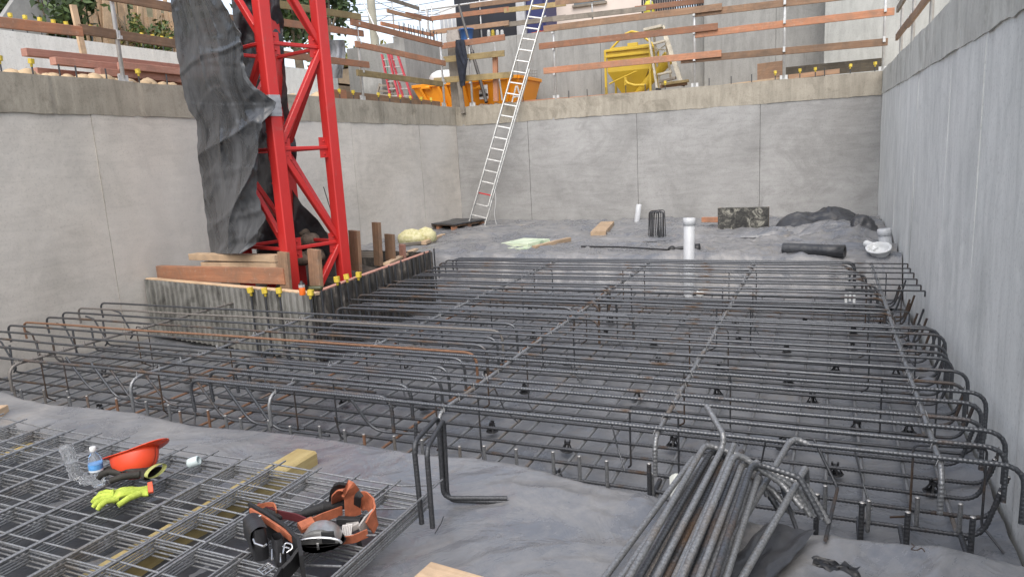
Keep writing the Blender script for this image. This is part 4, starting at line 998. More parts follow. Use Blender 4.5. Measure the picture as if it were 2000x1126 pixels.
def pouch(px, py, h, w_, d_, hh, flap, parts):
    """a soft bag: rounded box with a folded-over flap"""
    c = T(px, py, h); ax = V((.80,-.55,0)).normalized(); bx = V((ax.y, -ax.x, 0))
    if bx.y > 0: bx = -bx
    mb = MB()
    def side(u, v):
        a = 2*pi*u; e = .5; cx = math.copysign(abs(cos(a))**e, cos(a)); sy = math.copysign(abs(sin(a))**e, sin(a))
        k = 1+.10*sin(v*pi)-.06*v; return c+ax*(cx*w_/2*k)+bx*(sy*d_/2*k)+V((0,0,hh*(v-.5)+.004*noise.noise((u*6, v*5, px))))
    mb.grid(side, 33, 9); mb.grid(lambda u, v: c+(side(u,0)-c)*v+V((0,0,-hh/2*(1-v))), 33, 2)
    obj('pouch', mb, leather, t)
    if flap:
        mb = MB()
        def fl(u, v):
            s = v*1.7; y = -d_/2+s*d_ if s < 1 else d_/2; z = hh/2+.012*sin(min(1, s)*pi)
            p = c+ax*((u-.5)*w_*1.06)
            if s < .8: return p+bx*(-d_/2+(s/.8)*d_*1.05)+V((0,0,hh/2+.014*sin(s/.8*pi)))
            return p+bx*(d_/2*1.08+.006)+V((0,0,hh/2-(s-.8)*hh*.62-.01*(abs(u-.5)*2)**2))
        mb.grid(fl, 15, 18); obj('flap', mb, leather, t)
pouch(503, 1050, .06, .135, .06, .135, True, 0)
pouch(545, 1073, .05, .065, .04, .12, False, 0)
mb = MB(); mb.tube(bend([T(497,1022,.10), T(503,1008,.13), T(510,1006,.13)], .03), .004, 6); obj('clip', mb, chrome, t)
mb = MB(); mb.tube(bend([T(495,1052,.11), T(498,1060,.105), T(515,1066,.10), T(520,1062,.11)], .01), .0045, 6); obj('clip', mb, chrome, t)
mb = MB(); mb.tube(bend([T(553,1080,.07), T(556,1058,.09), T(570,1062,.09), T(572,1070,.08), T(560,1078,.07)], .01), .004, 6, None, True); mb.tube([T(552,1066,.08), T(566,1070,.08)], .0035, 6); obj('clip', mb, chrome, t)
mb = MB(); mb.beam(T(531,1092,.05), T(531,1072,.06), .006, .005); obj('clip', mb, chrome, t)
mb = MB(); mb.beam(T(548,1098,.05), T(548,1080,.06), .006, .005); obj('clip', mb, chrome, t)
mb = MB(); ribbon(mb, [T(588,1080,.05), T(572,1102,.03), T(550,1124,.01), T(535,1150,.0)], .10, .012, (.3,-.5,.8)); obj('belt_tail', mb, nylon, t)
mb = MB()
for p, q in (((504,1112),(524,1098)), ((516,1122),(538,1108)), ((504,1112),(516,1122)), ((524,1098),(538,1108)), ((511,1117),(531,1103))): mb.tube([T(*p,.015), T(*q,.015)], .005, 7)
obj('buckle', mb, chrome, t)
# metal loop holder / tape case
c = T(629, 1052, .045); ax = RT.copy(); ax.z = 0; ax.normalize()
mb = MB()
def dome(u, v):
    a = pi*u; r = .078*(1-.16*abs(v-.5)**2); return c+ax*(cos(a)*r)+V((0,0,sin(a)*r*.86))+fw2*((v-.5)*.075)
mb.grid(dome, 24, 6)
for v in (0, 1): mb.add([c+fw2*((v-.5)*.075)]+[dome(i/14, v) for i in range(15)], [(0, i+1, i+2) if v else (0, i+2, i+1) for i in range(14)], False)
obj('tape_case', mb, simple('brushed_metal', (.42,.42,.41), .33, .7, .25, 25), t)
mb = MB(); mb.grid(lambda u, v: c+ax*(.012+.052*u)+V((0,0,.006+.05*v))-fw2*.043, 4, 4); mb.beam(c+ax*.012+V((0,0,.03))-fw2*.04, c+ax*.062+V((0,0,.03))-fw2*.04, .05, .008, fw2); obj('window', mb, M['black'], t)
mb = MB(); mb.tube([c+ax*(cos(pi*i/16)*.092)+V((0,0,.01-.0+sin(pi*i/16)*.028))-fw2*.055 for i in range(17)], .006, 8); obj('band', mb, chrome, t)
mb = MB(); q = c-fw2*.062-V((0,0,.012)); mb.lathe([(.006,0),(.006,.03)], q, 8); obj('pin', mb, chrome, t)
mb = MB()
def bag(u, v):
    a = 2*pi*u; return c-V((0,0,.012))+ax*(cos(a)*.098*(.55+.45*sin(v*pi/2)))+fw2*(sin(a)*.05*(.5+.5*sin(v*pi/2)))+V((0,0,-.035*(1-v)+.008))
mb.grid(bag, 29, 8); mb.lathe([(.001,0),(.09,.0)], c-V((0,0,.008)), 20); obj('pouch', mb, nylon, t)
mb = MB(); q0 = T(676,1046,.03)
for k in range(6): mb.tube([T(668+3.4*k,1046-k*.5,.02), T(670+3.4*k,1026-k*.5,.05)], .0035, 6)
mb.tube([T(667,1047,.018), T(690,1044,.018)], .004, 6); mb.tube([T(669,1026,.05), T(689,1023,.05)], .004, 6); obj('webbing_clip', mb, simple('clip_pale', (.52,.50,.48), .4), t)
mb = MB(); mb.beam(T(680,1030,.03), T(700,1020,.04), .05, .03); mb.lathe([(.012,0),(.012,.05)], T(690,1020,.04), 8, RT); obj('keeper', mb, greyw, t)
mb = MB(); mb.beam(T(660,1016,.045), T(706,1018,.045), .03, .035); obj('strap', mb, nylon, t)
mb = MB(); ribbon(mb, [T(660,1055,.01), T(690,1052,.015), T(718,1040,.02)], .04, .006, (0,-.3,1)); obj('strap', mb, oran, t)
mb = MB(); mb.beam(T(697,1042,.0), T(703,1066,-.05), .02, .012); mb.lathe([(.0,0),(.012,.0),(.014,.03),(0,.05)], T(703,1066,-.05), 8, (0,0,-1)); obj('hammer_loop', mb, M['black'], t)
# ------------------------------------------------------------------ crank bars standing on the sheet
f = gz(843, 1028, .13); e = gz(868, 962, .035)
def zbar(f_px, ft_px, et_px, e_px, end_px, dz=0.):
    f = gz(*f_px, .10); ft = gy(*ft_px, f.y); e = gz(*e_px, .03+dz); et = gy(*et_px, e.y); en = gz(*end_px, .025+dz)
    ft.x += 0; mb = MB(); mb.tube(bend([f, ft, et, e, en], .055, 6), .0115, 9, (.017, .09)); return mb, f
for a in (((824,1022),(808,864),(856,812),(866,972),(990,972),.02), ((845,1030),(833,876),(866,818),(874,976),(1003,980),0.)):
    mb, f = zbar(*a); tag(obj('crank_bar', mb, M['rebar_dark'], at=f), 'cranked steel bar standing on its bent legs right of the mesh stack', 'steel bar', 'pair of cranked bars by the mesh stack')
q = gz(813, 905, -.2); mb = MB(); mb.tube([q, gy(812, 825, q.y)], .011, 8, RIB); tag(obj('starter_bar', mb, M['rebar_dark'], at=q), 'upright bar standing just behind the cranked bars', 'steel bar')
# thin wires on the sheet
for i, pts in enumerate((((1000,1124),(1012,1110),(1040,1086),(1085,1076),(1144,1066),(1138,1090)), ((850,1040),(862,1020),(866,1008)), ((1780,1060),(1786,1066),(1778,1072),(1792,1074),(1800,1068),(1806,1076)))):
    mb = MB(); mb.tube(bend([gz(x, y, .02+.02*(k % 2)) for k, (x, y) in enumerate(pts)], .03), .0025, 5)
    tag(obj('tie_wire', mb, M['rebar_dark'], at=gz(*pts[0], 0)), ('long thin wire curved on the bare near sheet', 'thin wire whisker at the corner of the mesh stack', 'little curl of tie wire at the right end of the bed')[i], 'tie wire')
plank('timber_plank', gz(822, 1124, .04), gz(1010, 1180, .04), .16, .045, M['wood_pale'], 'pale plank cut off by the near edge, right of the mesh stack', 'timber')
plank('timber_plank', gz(-30, 822, .04), gz(3, 806, .04), .12, .12, M['wood_pale'], 'pale timber end just inside the left edge on the near sheet', 'timber')
# ------------------------------------------------------------------ bundle of hooked bars
Gb = 'bundle of loose hooked bars'; Lb = 'loose ribbed bar with a hooked end in the bundle on the near sheet'
bund = [  # near px x, far px, far height, hook direction, material
 (1182,(1350,900),.10,0,'rebar_light'), (1232,(1378,866),.24,1,'rebar_light'), (1252,(1392,876),.20,1,'rebar'), (1268,(1380,900),.13,0,'rebar_rust'),
 (1288,(1410,876),.24,2,'rebar_light'), (1304,(1418,892),.15,0,'rebar'), (1322,(1422,900),.20,1,'rebar_light'), (1340,(1436,882),.28,1,'rebar_light'),
 (1352,(1440,905),.12,0,'rebar'), (1368,(1452,900),.22,1,'rebar_light'), (1384,(1462,906),.16,1,'rebar_light'), (1400,(1470,902),.25,1,'rebar'),
 (1300,(1400,905),.10,0,'rebar'), (1420,(1486,914),.18,1,'rebar_light'), (1215,(1368,905),.12,0,'rebar_light'), (1372,(1448,920),.10,0,'rebar_light'), (1278,(1398,890),.17,1,'rebar'), (1330,(1430,876),.22,0,'rebar_light'), (1358,(1446,888),.19,0,'rebar'), (1410,(1476,908),.12,0,'rebar_light')]
for xb, fp, h, kind, mt in bund:
    p0 = gz(xb, 1132, .045+.6*h*random.uniform(.5,1.)); p1 = gz(*fp, h+.04); d = (p1-p0).normalized(); p0 = p0-V((d.x, d.y, d.z*.1))*.35
    mb = MB(); side = V((d.y, -d.x, 0)).normalized()
    if kind == 1: pts = [p0, p1, p1+side*.20+V((0,0,-.05-.3*random.random()*.3))+d*.03, p1+side*.30+V((0,0,-.22))]
    elif kind == 2: pts = [p0, p1, gy(1414, 850, p1.y+.02), gy(1380, 792, p1.y+.22)]
    else: pts = [p0, p1, p1+d*.04]
    mb.tube(bend(pts, .07, 6), .0138, 9, (.022, .17)); o = obj('hooked_bar', mb, M[mt], at=p0)
    if kind == 2: tag(o, 'bar of the bundle whose end is bent straight up above the others', 'steel bar')
    else: tag(o, Lb, 'steel bar', Gb)
for xb, fp, hk, lab in ((1386,(1540,866),((1552,856),(1578,866)),'long bar lying apart from the bundle, hooked over the near top bars'), (1452,(1574,912),((1575,935),(1572,985)),'rightmost loose bar, its end bent straight down beside the bundle')):
    p1 = gz(*fp, .17); p0 = gz(xb, 1132, .10); d = (p1-p0).normalized(); p0 = p0-V((d.x, d.y, d.z*.1))*.35
    mb = MB(); mb.tube(bend([p0, p1]+[gy(x, y, p1.y+.05) for x, y in hk], .05, 6), .0150, 9, (.024, .17)); tag(obj('hooked_bar', mb, M['rebar_light'], at=p0), lab, 'steel bar')
mb = MB(); p0 = gz(1590, 858, .1); p1 = gz(1636, 952, -.1); mb.tube(bend([p0, p1, gz(1612, 1054, .02)], .05), .008, 7, (.016,.1)); tag(obj('bent_bar', mb, M['rebar_dark'], at=p1), 'thin bar with one bend, right of the bundle', 'steel bar')
mb = MB(); mb.tube(bend([gz(1520, 925, .12), gz(1530, 960, .10), gz(1566, 1062, .02)], .05), .009, 7, (.016,.1)); tag(obj('bent_bar', mb, M['rebar_dark'], at=gz(1566, 1062, 0)), 'thin bar leaning out from under the bundle', 'steel bar')
mb = MB(); q = gz(1310, 985, .02); mb.grid(lambda u, v: q+V((.16*u-.05*v, .22*v, .03+.03*fbm((u*3, v*3, 5), 3)+.04*sin(u*3))), 12, 12); tag(obj('plastic_wrapper', mb, simple('wrapper', (.55,.56,.50), .4, 0, .2, 9), at=q), 'crumpled pale wrapper stuck beside the bar bundle', 'wrapper')
mb = MB(); q = gz(1460, 1085, .03); mb.grid(lambda u, v: q+V((-.12+.20*u+.18*v, -.30+.55*v, .03+.03*fbm((u*2, v*2, 3), 3))), 24, 24); tag(obj('shadow_sheet', mb, M['plastic_dark'], at=q), 'black sheet added as the shadow right of the bar bundle', 'plastic')  # black grid painted in as the shadow area beside the bundle
# torn hole in the near sheet, right
mb = MB(); q = gz(1640, 1112, .075)
mb.grid(lambda u, v: q+V((-.10+.17*u+.02*fbm((u*4, v*4, 1)), -.03+.07*v-.03*u+.02*fbm((u*4, v*4, 6)), .012+.035*abs(fbm((u*5, v*3, 2), 3)))), 14, 8); tag(obj('torn_flap', mb, M['black'], at=q), 'black torn flap in the near sheet at the right', 'plastic')
# ------------------------------------------------------------------ guard rails on the pit edge
def post_obj(h=1.62, base=True):
    parts = []
    mb = MB(); mb.lathe([(.0,0),(.028,0),(.028,h),(.022,h+.01),(0,h+.01)], (0,0,0), 12); parts.append(('tube', mb))
    mb = MB(); mb.beam((0,0,0), (0,0,.012), .17, .17, (0,1,0), .003); mb.beam((-.05,0,.012), (-.05,0,.10), .06, .012, (0,1,0)); mb.beam((.05,.0,.012), (.05,0,.10), .06, .012, (0,1,0)); mb.beam((0,.045,.012), (0,.045,.12), .05, .05, (0,1,0))
    parts.append(('base_plate', mb))
    for z in (.62, 1.18, 1.55):
        mb = MB(); mb.beam((0,-.04,z-.06), (0,-.04,z+.05), .05, .012, (0,1,0)); mb.beam((0,-.07,z-.062), (0,-.02,z-.062), .05, .008); mb.beam((0,-.075,z-.062), (0,-.075,z-.02), .05, .008, (0,1,0)); parts.append(('bracket', mb))
    return [(n, mesh_of(n, b, M['galv'])) for n, b in parts]
POSTM = post_obj()
def guard_post(p, rotz, label, hs=1.):
    t = thing('guard_post', p, label, 'guard post', None); t.rotation_euler = (0, 0, rotz)
    for n, me in POSTM:
        o = bpy.data.objects.new(n, me); COL.objects.link(o); o.parent = t
    t.scale = (1, 1, hs); return t
for px, py, X_, lab in ((241,156,-8.93,'galvanised guard post left of the hanging tarpaulin'),(710,198,-8.93,'galvanised guard post to the right of the red mast'),(868,202,-8.95,'galvanised guard post next to the corner of the pit')):
    q = gx(px, py, X_); guard_post(V((X_, q.y, ZC)), pi/2, lab, 1.02)
q = gx(440, 170, -8.93); guard_post(V((-8.93, 10.1, ZC)), pi/2, 'guard post hidden mostly behind the mast and tarpaulin', 1.02)
for px, lab in ((922,'guard post beside the hanging jacket'), (1086,'guard post just right of the ladder'), (1357,'guard post right of the folding ladder'), (1530,'guard post at the dark shutter boards'), (1722,'guard post at the right corner of the pit')):
    q = gy(px, 190, 16.93); guard_post(V((q.x, 16.93, ZC-.01)), 0, lab, 1.03)
RL = 'rails'
def rail(a, b, axis, val, mat, label, w_=.042, h_=None, up=(0,0,1)):
    h_ = h_ or (.125 if axis == 'x' else .145)
    f = (lambda p: gx(p[0], p[1], val)) if axis == 'x' else (lambda p: gy(p[0], p[1], val))
    return plank('guard_rail', f(a), f(b), w_, h_, M[mat], label, 'guard rail', up=up)
lx = -8.88
rail((-70,36),(160,62),'x',lx,'wood_red','orange brown guard rail board from the left edge to the tarpaulin')
rail((155,57),(520,113),'x',lx-.05,'wood_brown','darker guard rail board passing behind the tarpaulin, low')
rail((180,-14),(480,42),'x',lx,'wood_brown','upper guard rail board passing behind the top of the tarpaulin')
rail((470,33),(709,66),'x',lx-.05,'wood_red','middle guard rail board behind the mast')
rail((480,97),(720,127),'x',lx,'wood_red','lower guard rail board behind the mast')
rail((540,8),(704,34),'x',lx,'wood_olive','weathered top guard rail board behind the mast')
rail((685,43),(863,88),'x',lx,'wood_red','top guard rail board between mast and pit corner')
rail((694,86),(869,124),'x',lx,'wood_red','middle guard rail board between mast and pit corner')
rail((697,142),(864,164),'x',lx,'wood_olive','pale lowest guard rail board between mast and pit corner')
by = 16.87
rail((860,91),(986,73),'y',by,'wood_red','top guard rail board behind the hanging jacket')
rail((865,117),(985,104),'y',by,'wood_olive','middle guard rail board behind the hanging jacket')
rail((848,158),(1002,146),'y',by,'wood_olive','lowest guard rail board behind the hanging jacket')
rail((1062,57),(1410,13),'y',by,'wood_brown','top guard rail board above the yellow hopper')
rail((1053,91),(1402,52),'y',by,'wood_red','middle guard rail board crossing the yellow hopper')
rail((1062,139),(1409,104),'y',by,'wood_red','lowest guard rail board crossing the yellow hopper')
rail((1358,27),(1690,-12),'y',by+.05,'wood_brown','top guard rail board at the right of the end wall')
rail((1358,68),(1747,22),'y',by+.05,'wood_red','bright orange middle guard rail board at the right of the end wall')
rail((1330,118),(1734,82),'y',by+.05,'wood_brown','lowest guard rail board at the right of the end wall')
# right wall
for Y_, z0, lab in ((15.7, 0, 'first pale guard post on the right wall'), (13.6, 0, 'second pale guard post on the right wall'), (11.3, 0, 'nearest pale guard post on the right wall')):
    guard_post(V((1.22, Y_, ZC-.012*(YB-Y_)-.01)), -pi/2, lab, 1.05)
for z_, y0, y1, m_ in ((3.5, 13.2, 16.0, 'wood_brown'), (4.02, 13.2, 16.1, 'wood_grey'), (3.46, 9.2, 13.9, 'wood_brown'), (4.0, 9.2, 13.8, 'wood_brown')):
    plank('guard_rail', V((1.17, y0, z_)), V((1.17, y1, z_+.03)), .045, .12, M[m_], ('lower' if z_ < 3.8 else 'upper')+' guard rail board at the '+('far' if y0 > 12 else 'near')+' end of the right wall', 'guard rail')
# caps and starter bars on the capping beams
mst2 = bar_mesh('bar', [(0,0,-.05),(0,0,.17)], .010, 6, None, 'rebar_dark'); n_ = 0
for px, py, pl in ((3,140,0),(65,146,0),(272,158,0),(664,190,0),(691,194,0),(740,197,0),(762,203,0),(783,206,0),(803,208,0),(824,209,0),(843,210,0)):
    q = gx(px, py, -8.9); z = ZC; cap_at(V((q.x, q.y, z+.14)), .92, 'yellow cap on a bar along the top of the left wall', 'caps along the left wall'); place('starter_bar', mst2, (q.x, q.y, z), 'short capped bar standing on the left wall', 'steel bar', 'capped bars on the left wall')
for px, up_ in ((1514,1),(1562,1),(1592,0),(1660,1),(1708,1),(1299,1),(1110,-1),(1146,-1),(1183,-1),(1222,-1),(1260,-1),(1385,-1),(1428,-1),(1468,-1),(1610,-1),(1020,-1)):
    q = gy(px, 160, 16.80); z = ZC-.01
    if up_ >= 0: cap_at(V((q.x, q.y, z+.14)), .92, 'yellow cap on a bar along the top of the end wall', 'caps along the end wall')
    place('starter_bar', mst2, (q.x, q.y, z), 'short bar standing on the end wall', 'steel bar', 'bars on the end wall')
for px in (150, 208, 325, 118):
    q = gx(px, 150, -8.95); place('starter_bar', mst2, (q.x, q.y, ZC), 'rusty bare bar on the left wall by the timber stack', 'steel bar', 'bare bars on the left wall')
# timber along the caps
plank('timber_board', V((-9.05, 12.1, ZC+.10)), V((-9.05, 16.4, ZC+.06)), .045, .17, M['wood_brown'], 'long board on edge behind the capped bars of the left wall', 'timber')
plank('timber_board', V((-9.02, 11.7, ZC+.08)), V((-9.0, 12.4, ZC+.10)), .05, .2, M['wood_red'], 'short red board on edge at the right of the mast', 'timber')
plank('timber_board', gy(1008, 200, 16.95), gy(1286, 179, 16.95), .07, .06, M['wood_red'], 'long red batten lying on the end wall below the hopper', 'timber')
plank('timber_board', gy(1410, 168, 17.05), gy(1530, 152, 17.05), .1, .04, M['wood_pale'], 'splintered pale board lying on the end wall', 'timber')
plank('shutter_board', gy(1535, 143, 17.25), gy(1722, 125, 17.25), .05, .24, M['wood_dark'], 'dark long shutter board on edge at the right of the end wall', 'timber')
plank('timber_board', gy(1540, 151, 17.05), gy(1640, 139, 17.05), .05, .10, M['wood_brown'], 'brown board in front of the dark shutter board', 'timber')
mb = MB(); q = gy(1506, 148, 17.5); mb.beam(q+V((-.29,0,-.02)), q+V((.29,0,.0)), .05, .62, (0,.2,1), .006); tag(obj('plywood_sheet', mb, M['wood_brown'], at=q), 'stained square of plywood standing behind the end wall', 'plywood')
# ------------------------------------------------------------------ left terrace: pale low wall, timber, stones, bank
mb = MB(); mb.box2((-13.4,-6,2.5), (-13.0,17.6,4.30)); t = thing('garden_wall', (-13.2, 5, 2.9), 'pale low concrete wall behind the stacked red timber', 'wall'); obj('wall', mb, M['conc_white'], t)
for i in range(12):
    px = (22,51,79,106,131,155,179,278,300,318,336,352)[i]; py = (42,48,50,55,58,62,66,80,84,86,90,92)[i]
    q = gx(px, py, -13.2); q.z = 4.30; cap_at(V((q.x, q.y, q.z+.28)), 1.0, 'yellow cap on the bars along the pale low wall', 'caps along the pale low wall'); o = place('starter_bar', mst2, (q.x, q.y, q.z), 'thin bar standing on the pale low wall', 'steel bar', 'bars on the pale low wall'); o.scale.z = 1.9
for i, (x0, y0, y1, z_, mt) in enumerate(((-9.6,7.1,10.6,3.09,'wood_salmon'),(-9.75,7.0,10.5,3.09,'wood_salmon'),(-9.5,7.3,10.8,3.20,'wood_salmon'),(-9.95,6.7,10.2,3.20,'wood_salmon'),(-9.62,6.75,10.4,3.31,'wood_salmon'),(-9.8,6.5,10.4,3.42,'wood_salmon'),(-9.4,7.6,10.8,3.30,'wood_salmon'),(-10.05,6.9,10.3,3.09,'wood_olive'))):
    plank('timber_length', V((x0, y0, z_)), V((x0+random.uniform(-.15,.15), y1, z_+random.uniform(-.02,.02))), .12, .10, M[mt], 'salmon timber length in the stack on the left wall', 'timber', 'stacked salmon timber on the left wall')
for y_ in (7.6, 9.6): plank('timber_bearer', V((-10.2, y_, 2.99)), V((-9.2, y_, 2.99)), .09, .09, M['wood_brown'], 'short bearer under the salmon timber stack', 'timber', 'bearers under the salmon timber')
plank('timber_stake', gx(166, 118, -11), gx(142, 10, -11), .10, .05, M['wood_pale'], 'thin timber stake standing before the pale low wall', 'stake', up=(1,0,0))
M['stone'] = simple('sandstone', (.46,.34,.21), .9, 0, .25, 6, .5)
for i in range(26):
    y_ = 5.0+i*.13+random.uniform(-.05,.05); s = random.uniform(.07,.15); c = V((-9.05-random.uniform(0,.22), y_, ZC+.02))
    tag(obj('stone', rock(c, s, i*1.7, .7), M['stone'], at=c), 'tan rubble stone on top of the left wall', 'stone', 'rubble stones along the left wall')
for i in range(22):
    c = V((-9.5-random.uniform(0,1.8), random.uniform(10.6,12.6), 2.98)); tag(obj('stone', rock(c, random.uniform(.07,.2), i*2.1+50, .7), M['stone'], at=c), 'tan rubble stone on the bank behind the mast', 'stone', 'rubble stones behind the mast')
for i in range(14):
    c = gy(930+random.uniform(-20,40)+i*2, 200, 17.1+random.uniform(-.1,.2)); c.z = ZC; tag(obj('stone', rock(c, random.uniform(.04,.1), i*2.9+9, .7), M['rubble'], at=c), 'grey broken concrete lump on the end wall', 'stone', 'broken concrete on the end wall')
# foliage
M['leaf'] = simple('leaf', (.055,.095,.022), .6, 0, .6, 1.2, 0); M['leaf_y'] = simple('leaf_yellow', (.16,.15,.03), .6, 0, .5, 1.2, 0); M['leaf_d'] = simple('leaf_dark', (.03,.055,.018), .6, 0, .6, 1.2, 0)
M['hill'] = simple('hill', (.11,.10,.055), .95, 0, .6, 1.4, .8)
M['bark'] = simple('bark', (.20,.165,.12), .9, 0, .4, 4, .6)
def crown(c, rx, ry, rz, n, sz, seed, mats, hole=.0):
    mb = MB(); rnd = random.Random(seed); clumps = [V((rnd.gauss(0,.45), rnd.gauss(0,.45), rnd.gauss(0,.45))) for _ in range(max(6, n//220))]
    for i in range(n):
        k = clumps[i % len(clumps)]; p = k+V((rnd.gauss(0,.2), rnd.gauss(0,.2), rnd.gauss(0,.2)))
        p = c+V((p.x*rx, p.y*ry, p.z*rz)); a = V((rnd.gauss(0,1), rnd.gauss(0,1), rnd.gauss(0,1))).normalized(); b = a.orthogonal().normalized(); s = sz*rnd.uniform(.6,1.4)
        mb.cur = 0 if rnd.random() < .7 else 1
        mb.add([p-a*s, p+b*s*.45, p+a*s, p-b*s*.45], [(0,1,2,3)], False)
    return mb
def tree(base, h, rx, n, sz, seed, mats, label, cat='tree', name='tree', grp=None, trunk_r=.14, frac=.62):
    t = thing(name, base, label, cat, grp); rnd = random.Random(seed)
    mb = MB(); top = base+V((0,0,h)); mb.tube([base-V((0,0,.3)), base.lerp(top,.4)+V((rnd.uniform(-.2,.2),0,0)), base.lerp(top,.8)], lambda s: trunk_r*(1-.7*s), 8)
    for k in range(6):
        a = base.lerp(top, rnd.uniform(.3,.7)); q = a+V((rnd.uniform(-1,1)*rx*.8, rnd.uniform(-1,1)*rx*.6, h*rnd.uniform(.1,.3))); mb.tube([a, a.lerp(q,.5)+V((0,0,.1)), q], lambda s: trunk_r*.35*(1-.7*s), 6)
    obj('trunk', mb, M['bark'], t); obj('crown', crown(base+V((0,0,h*frac)), rx, rx, h*.42, n, sz, seed, mats), mats, t); return t
for i, (px, py, Y, h, rx, kind) in enumerate(((90,40,16,2.6,1.1,1),(130,40,17,2.8,1.2,1),(20,20,17,2.2,.8,2),(165,30,18,2.4,.9,1))):
    q = gx(px, 80, -15.0-.8*i); q.z = 4.2; tree(q, h, rx, 2600, .085, i+5, [M['leaf'], M['leaf_d']], ('leafy dark bush beside the grey slab','widest green bush above the pale low wall','pale bush by the left edge','small green bush behind the timber stake')[i], 'bush', 'bush', None, .06, .5)
for i, (px, X_) in enumerate(((250,-14.2),(322,-14.1),(350,-15.5),(205,-16))):
    q = gx(px, 90, X_); q.z = 4.2; tree(q, 1.2, .5, 420, .06, i+40, [M['leaf'], M['leaf_y']], ('thin bush behind the left guard post','small bush among the brown palings','thin bush at the edge of the tarpaulin','sparse bush left of the guard post')[i], 'bush', 'bush', None, .04, .5)
mb = MB(); q = gx(45, 60, -15); mb.beam(q+V((0,-.3,-.3)), q+V((0,1.2,1.6)), .8, .15, (1,0,0)); tag(obj('stone_slab', mb, simple('slab_grey', (.30,.30,.29), .85), at=q), 'grey tilted slab among the bushes at the left', 'slab')
# rough timber paling fence on the bank
t = thing('paling_fence', (-14.5, 13, 4.2), 'leaning brown timber paling fence on the bank at the left', 'fence')
mb = MB()
ya, yb = gx(172, 60, -14.5).y, gx(420, 60, -14.5).y
for i in range(90):
    y_ = ya+(yb-ya)*i/89; h_ = random.uniform(.5,1.9); x_ = -14.5+random.uniform(-.12,.12); mb.beam(V((x_, y_, 4.1)), V((x_+random.uniform(-.2,.2), y_+random.uniform(-.2,.2), 4.2+h_)), random.uniform(.05,.13), .03, (1,0,0))
obj('palings', mb, M['wood_pale'], t); mb = MB(); mb.beam(V((-14.42,ya,4.9)), V((-14.42,yb,4.9)), .05, .1); obj('rail', mb, M['wood_brown'], t)
mb = MB(); mb.grid(lambda u, v: (-16-10*u, -4+34*v, 4.15+3.6*min(1,u*2.2)*(1-.75*sstep(16,24,-4+34*v))+.5*fbm((u*5, v*9, 7), 4)), 30, 70); tag(obj('hillside', mb, M['hill'], at=(-18,10,4)), kind='structure')
# bank of earth behind the mast
mb = MB(); mb.grid(lambda u, v: (-9.5-4.0*u, 9.8+3.6*v, 2.9+.55*u+.35*abs(fbm((u*4, v*4, 3), 4))), 40, 40); tag(obj('earth_bank', mb, M['stone'], at=(-11,11.5,2.9)), kind='structure')
# trees behind
for i, (px, D, h, rx, n, mats, lab, z0) in enumerate(((590,17,3.4,1.3,3000,['leaf','leaf_d'],'dark leafy shrub seen through the mast',4.2),(655,20,5.2,.9,1000,['leaf_d','leaf'],'sparse tall tree just right of the mast',4.2),(690,25,3.2,1.7,4000,['leaf_y','leaf'],'yellow green tree right of the far guard post',3.6),(752,29,2.8,1.7,3600,['leaf_y','leaf_d'],'dark green tree behind the red ladders',3.6))):
    q = gy(px, 150, D); q.z = z0-.6 if i > 1 else z0; tree(q, h, rx, n, .10+.02*i, i+90, [M[m_] for m_ in mats], lab)
# grey screen cloth beside the yellow tree
mb = MB(); a = gy(655, 150, 17); mb.grid(lambda u, v: gy(640+32*u+3*sin(v*5), 78+75*v, 17+.15*sin(u*9)+.1*sin(v*7)), 14, 20); tag(obj('shade_cloth', mb, simple('grey_cloth', (.24,.25,.27), .8, 0, .3, 6, .3), at=a), 'grey cloth hanging behind the guard rail right of the mast', 'cloth')
mb = MB(); c = gy(705, 182, 17.0); mb.lathe([(1.45,0),(1.3,.25),(.95,.48),(.4,.60),(.0,.62)], V((c.x, c.y, 2.93)), 26); mb.v = [(x+.12*fbm((x, y, z), 3), y, z+.10*fbm((x*1.5, y, 3), 3)) for x, y, z in mb.v]; tag(obj('sand_pile', mb, simple('pale_sand', (.56,.53,.47), .9, 0, .12, 5, .5), at=c), 'pale heap of sand behind the left wall', 'sand heap')
mb = MB(); q = gy(728, 172, 17.4); mb.beam(q+V((-.25,0,-.05)), q+V((.45,0,-.05)), .4, .8, (0,0,1), .01); tag(obj('concrete_block', mb, M['conc_u'], at=q), 'square concrete block beside the red ladders', 'block')
# ------------------------------------------------------------------ walls of the upper level
YU = 20.1
kx = gy(862, 90, YU).x; rx_ = gy(1375, 100, YU).x
mb = strip_panels('x', YU, YU+.35, [kx, gy(1010,100,YU).x, gy(1173,100,YU).x, rx_], 2.8, 5.14); t = thing('upper_wall', (-7, YU, 2.9), 'grey upper retaining wall behind the yellow hopper', 'retaining wall'); obj('wall', mb, M['conc_u'], t)
q = gy(1612, 80, 19.2)
mb = strip_panels('x', 19.75, 20.2, [gy(1375,100,19.75).x, gy(1515,100,19.75).x, q.x+.4], 2.8, 7.2); t = thing('upper_wall', (-1.5, 19.75, 2.9), 'taller grey wall to the right of the folding ladder', 'retaining wall'); obj('wall', mb, M['conc_u'], t)
mb = strip_panels('x', 18.7, 20.2, [gy(1610,80,18.7).x, 9], 2.8, 7.4); t = thing('upper_wall', (1, 18.7, 2.9), 'smooth pale concrete wall at the right corner', 'retaining wall'); obj('wall', mb, M['conc_pale'], t)
ys = gx(789, 80, kx).y
mb = strip_panels('y', kx, kx-.35, [ys, YU+.35], 2.8, 5.12); t = thing('upper_wall', (kx, ys, 2.9), 'grey upper wall with starter bars left of the corner post', 'retaining wall'); obj('wall', mb, M['conc_u'], t)
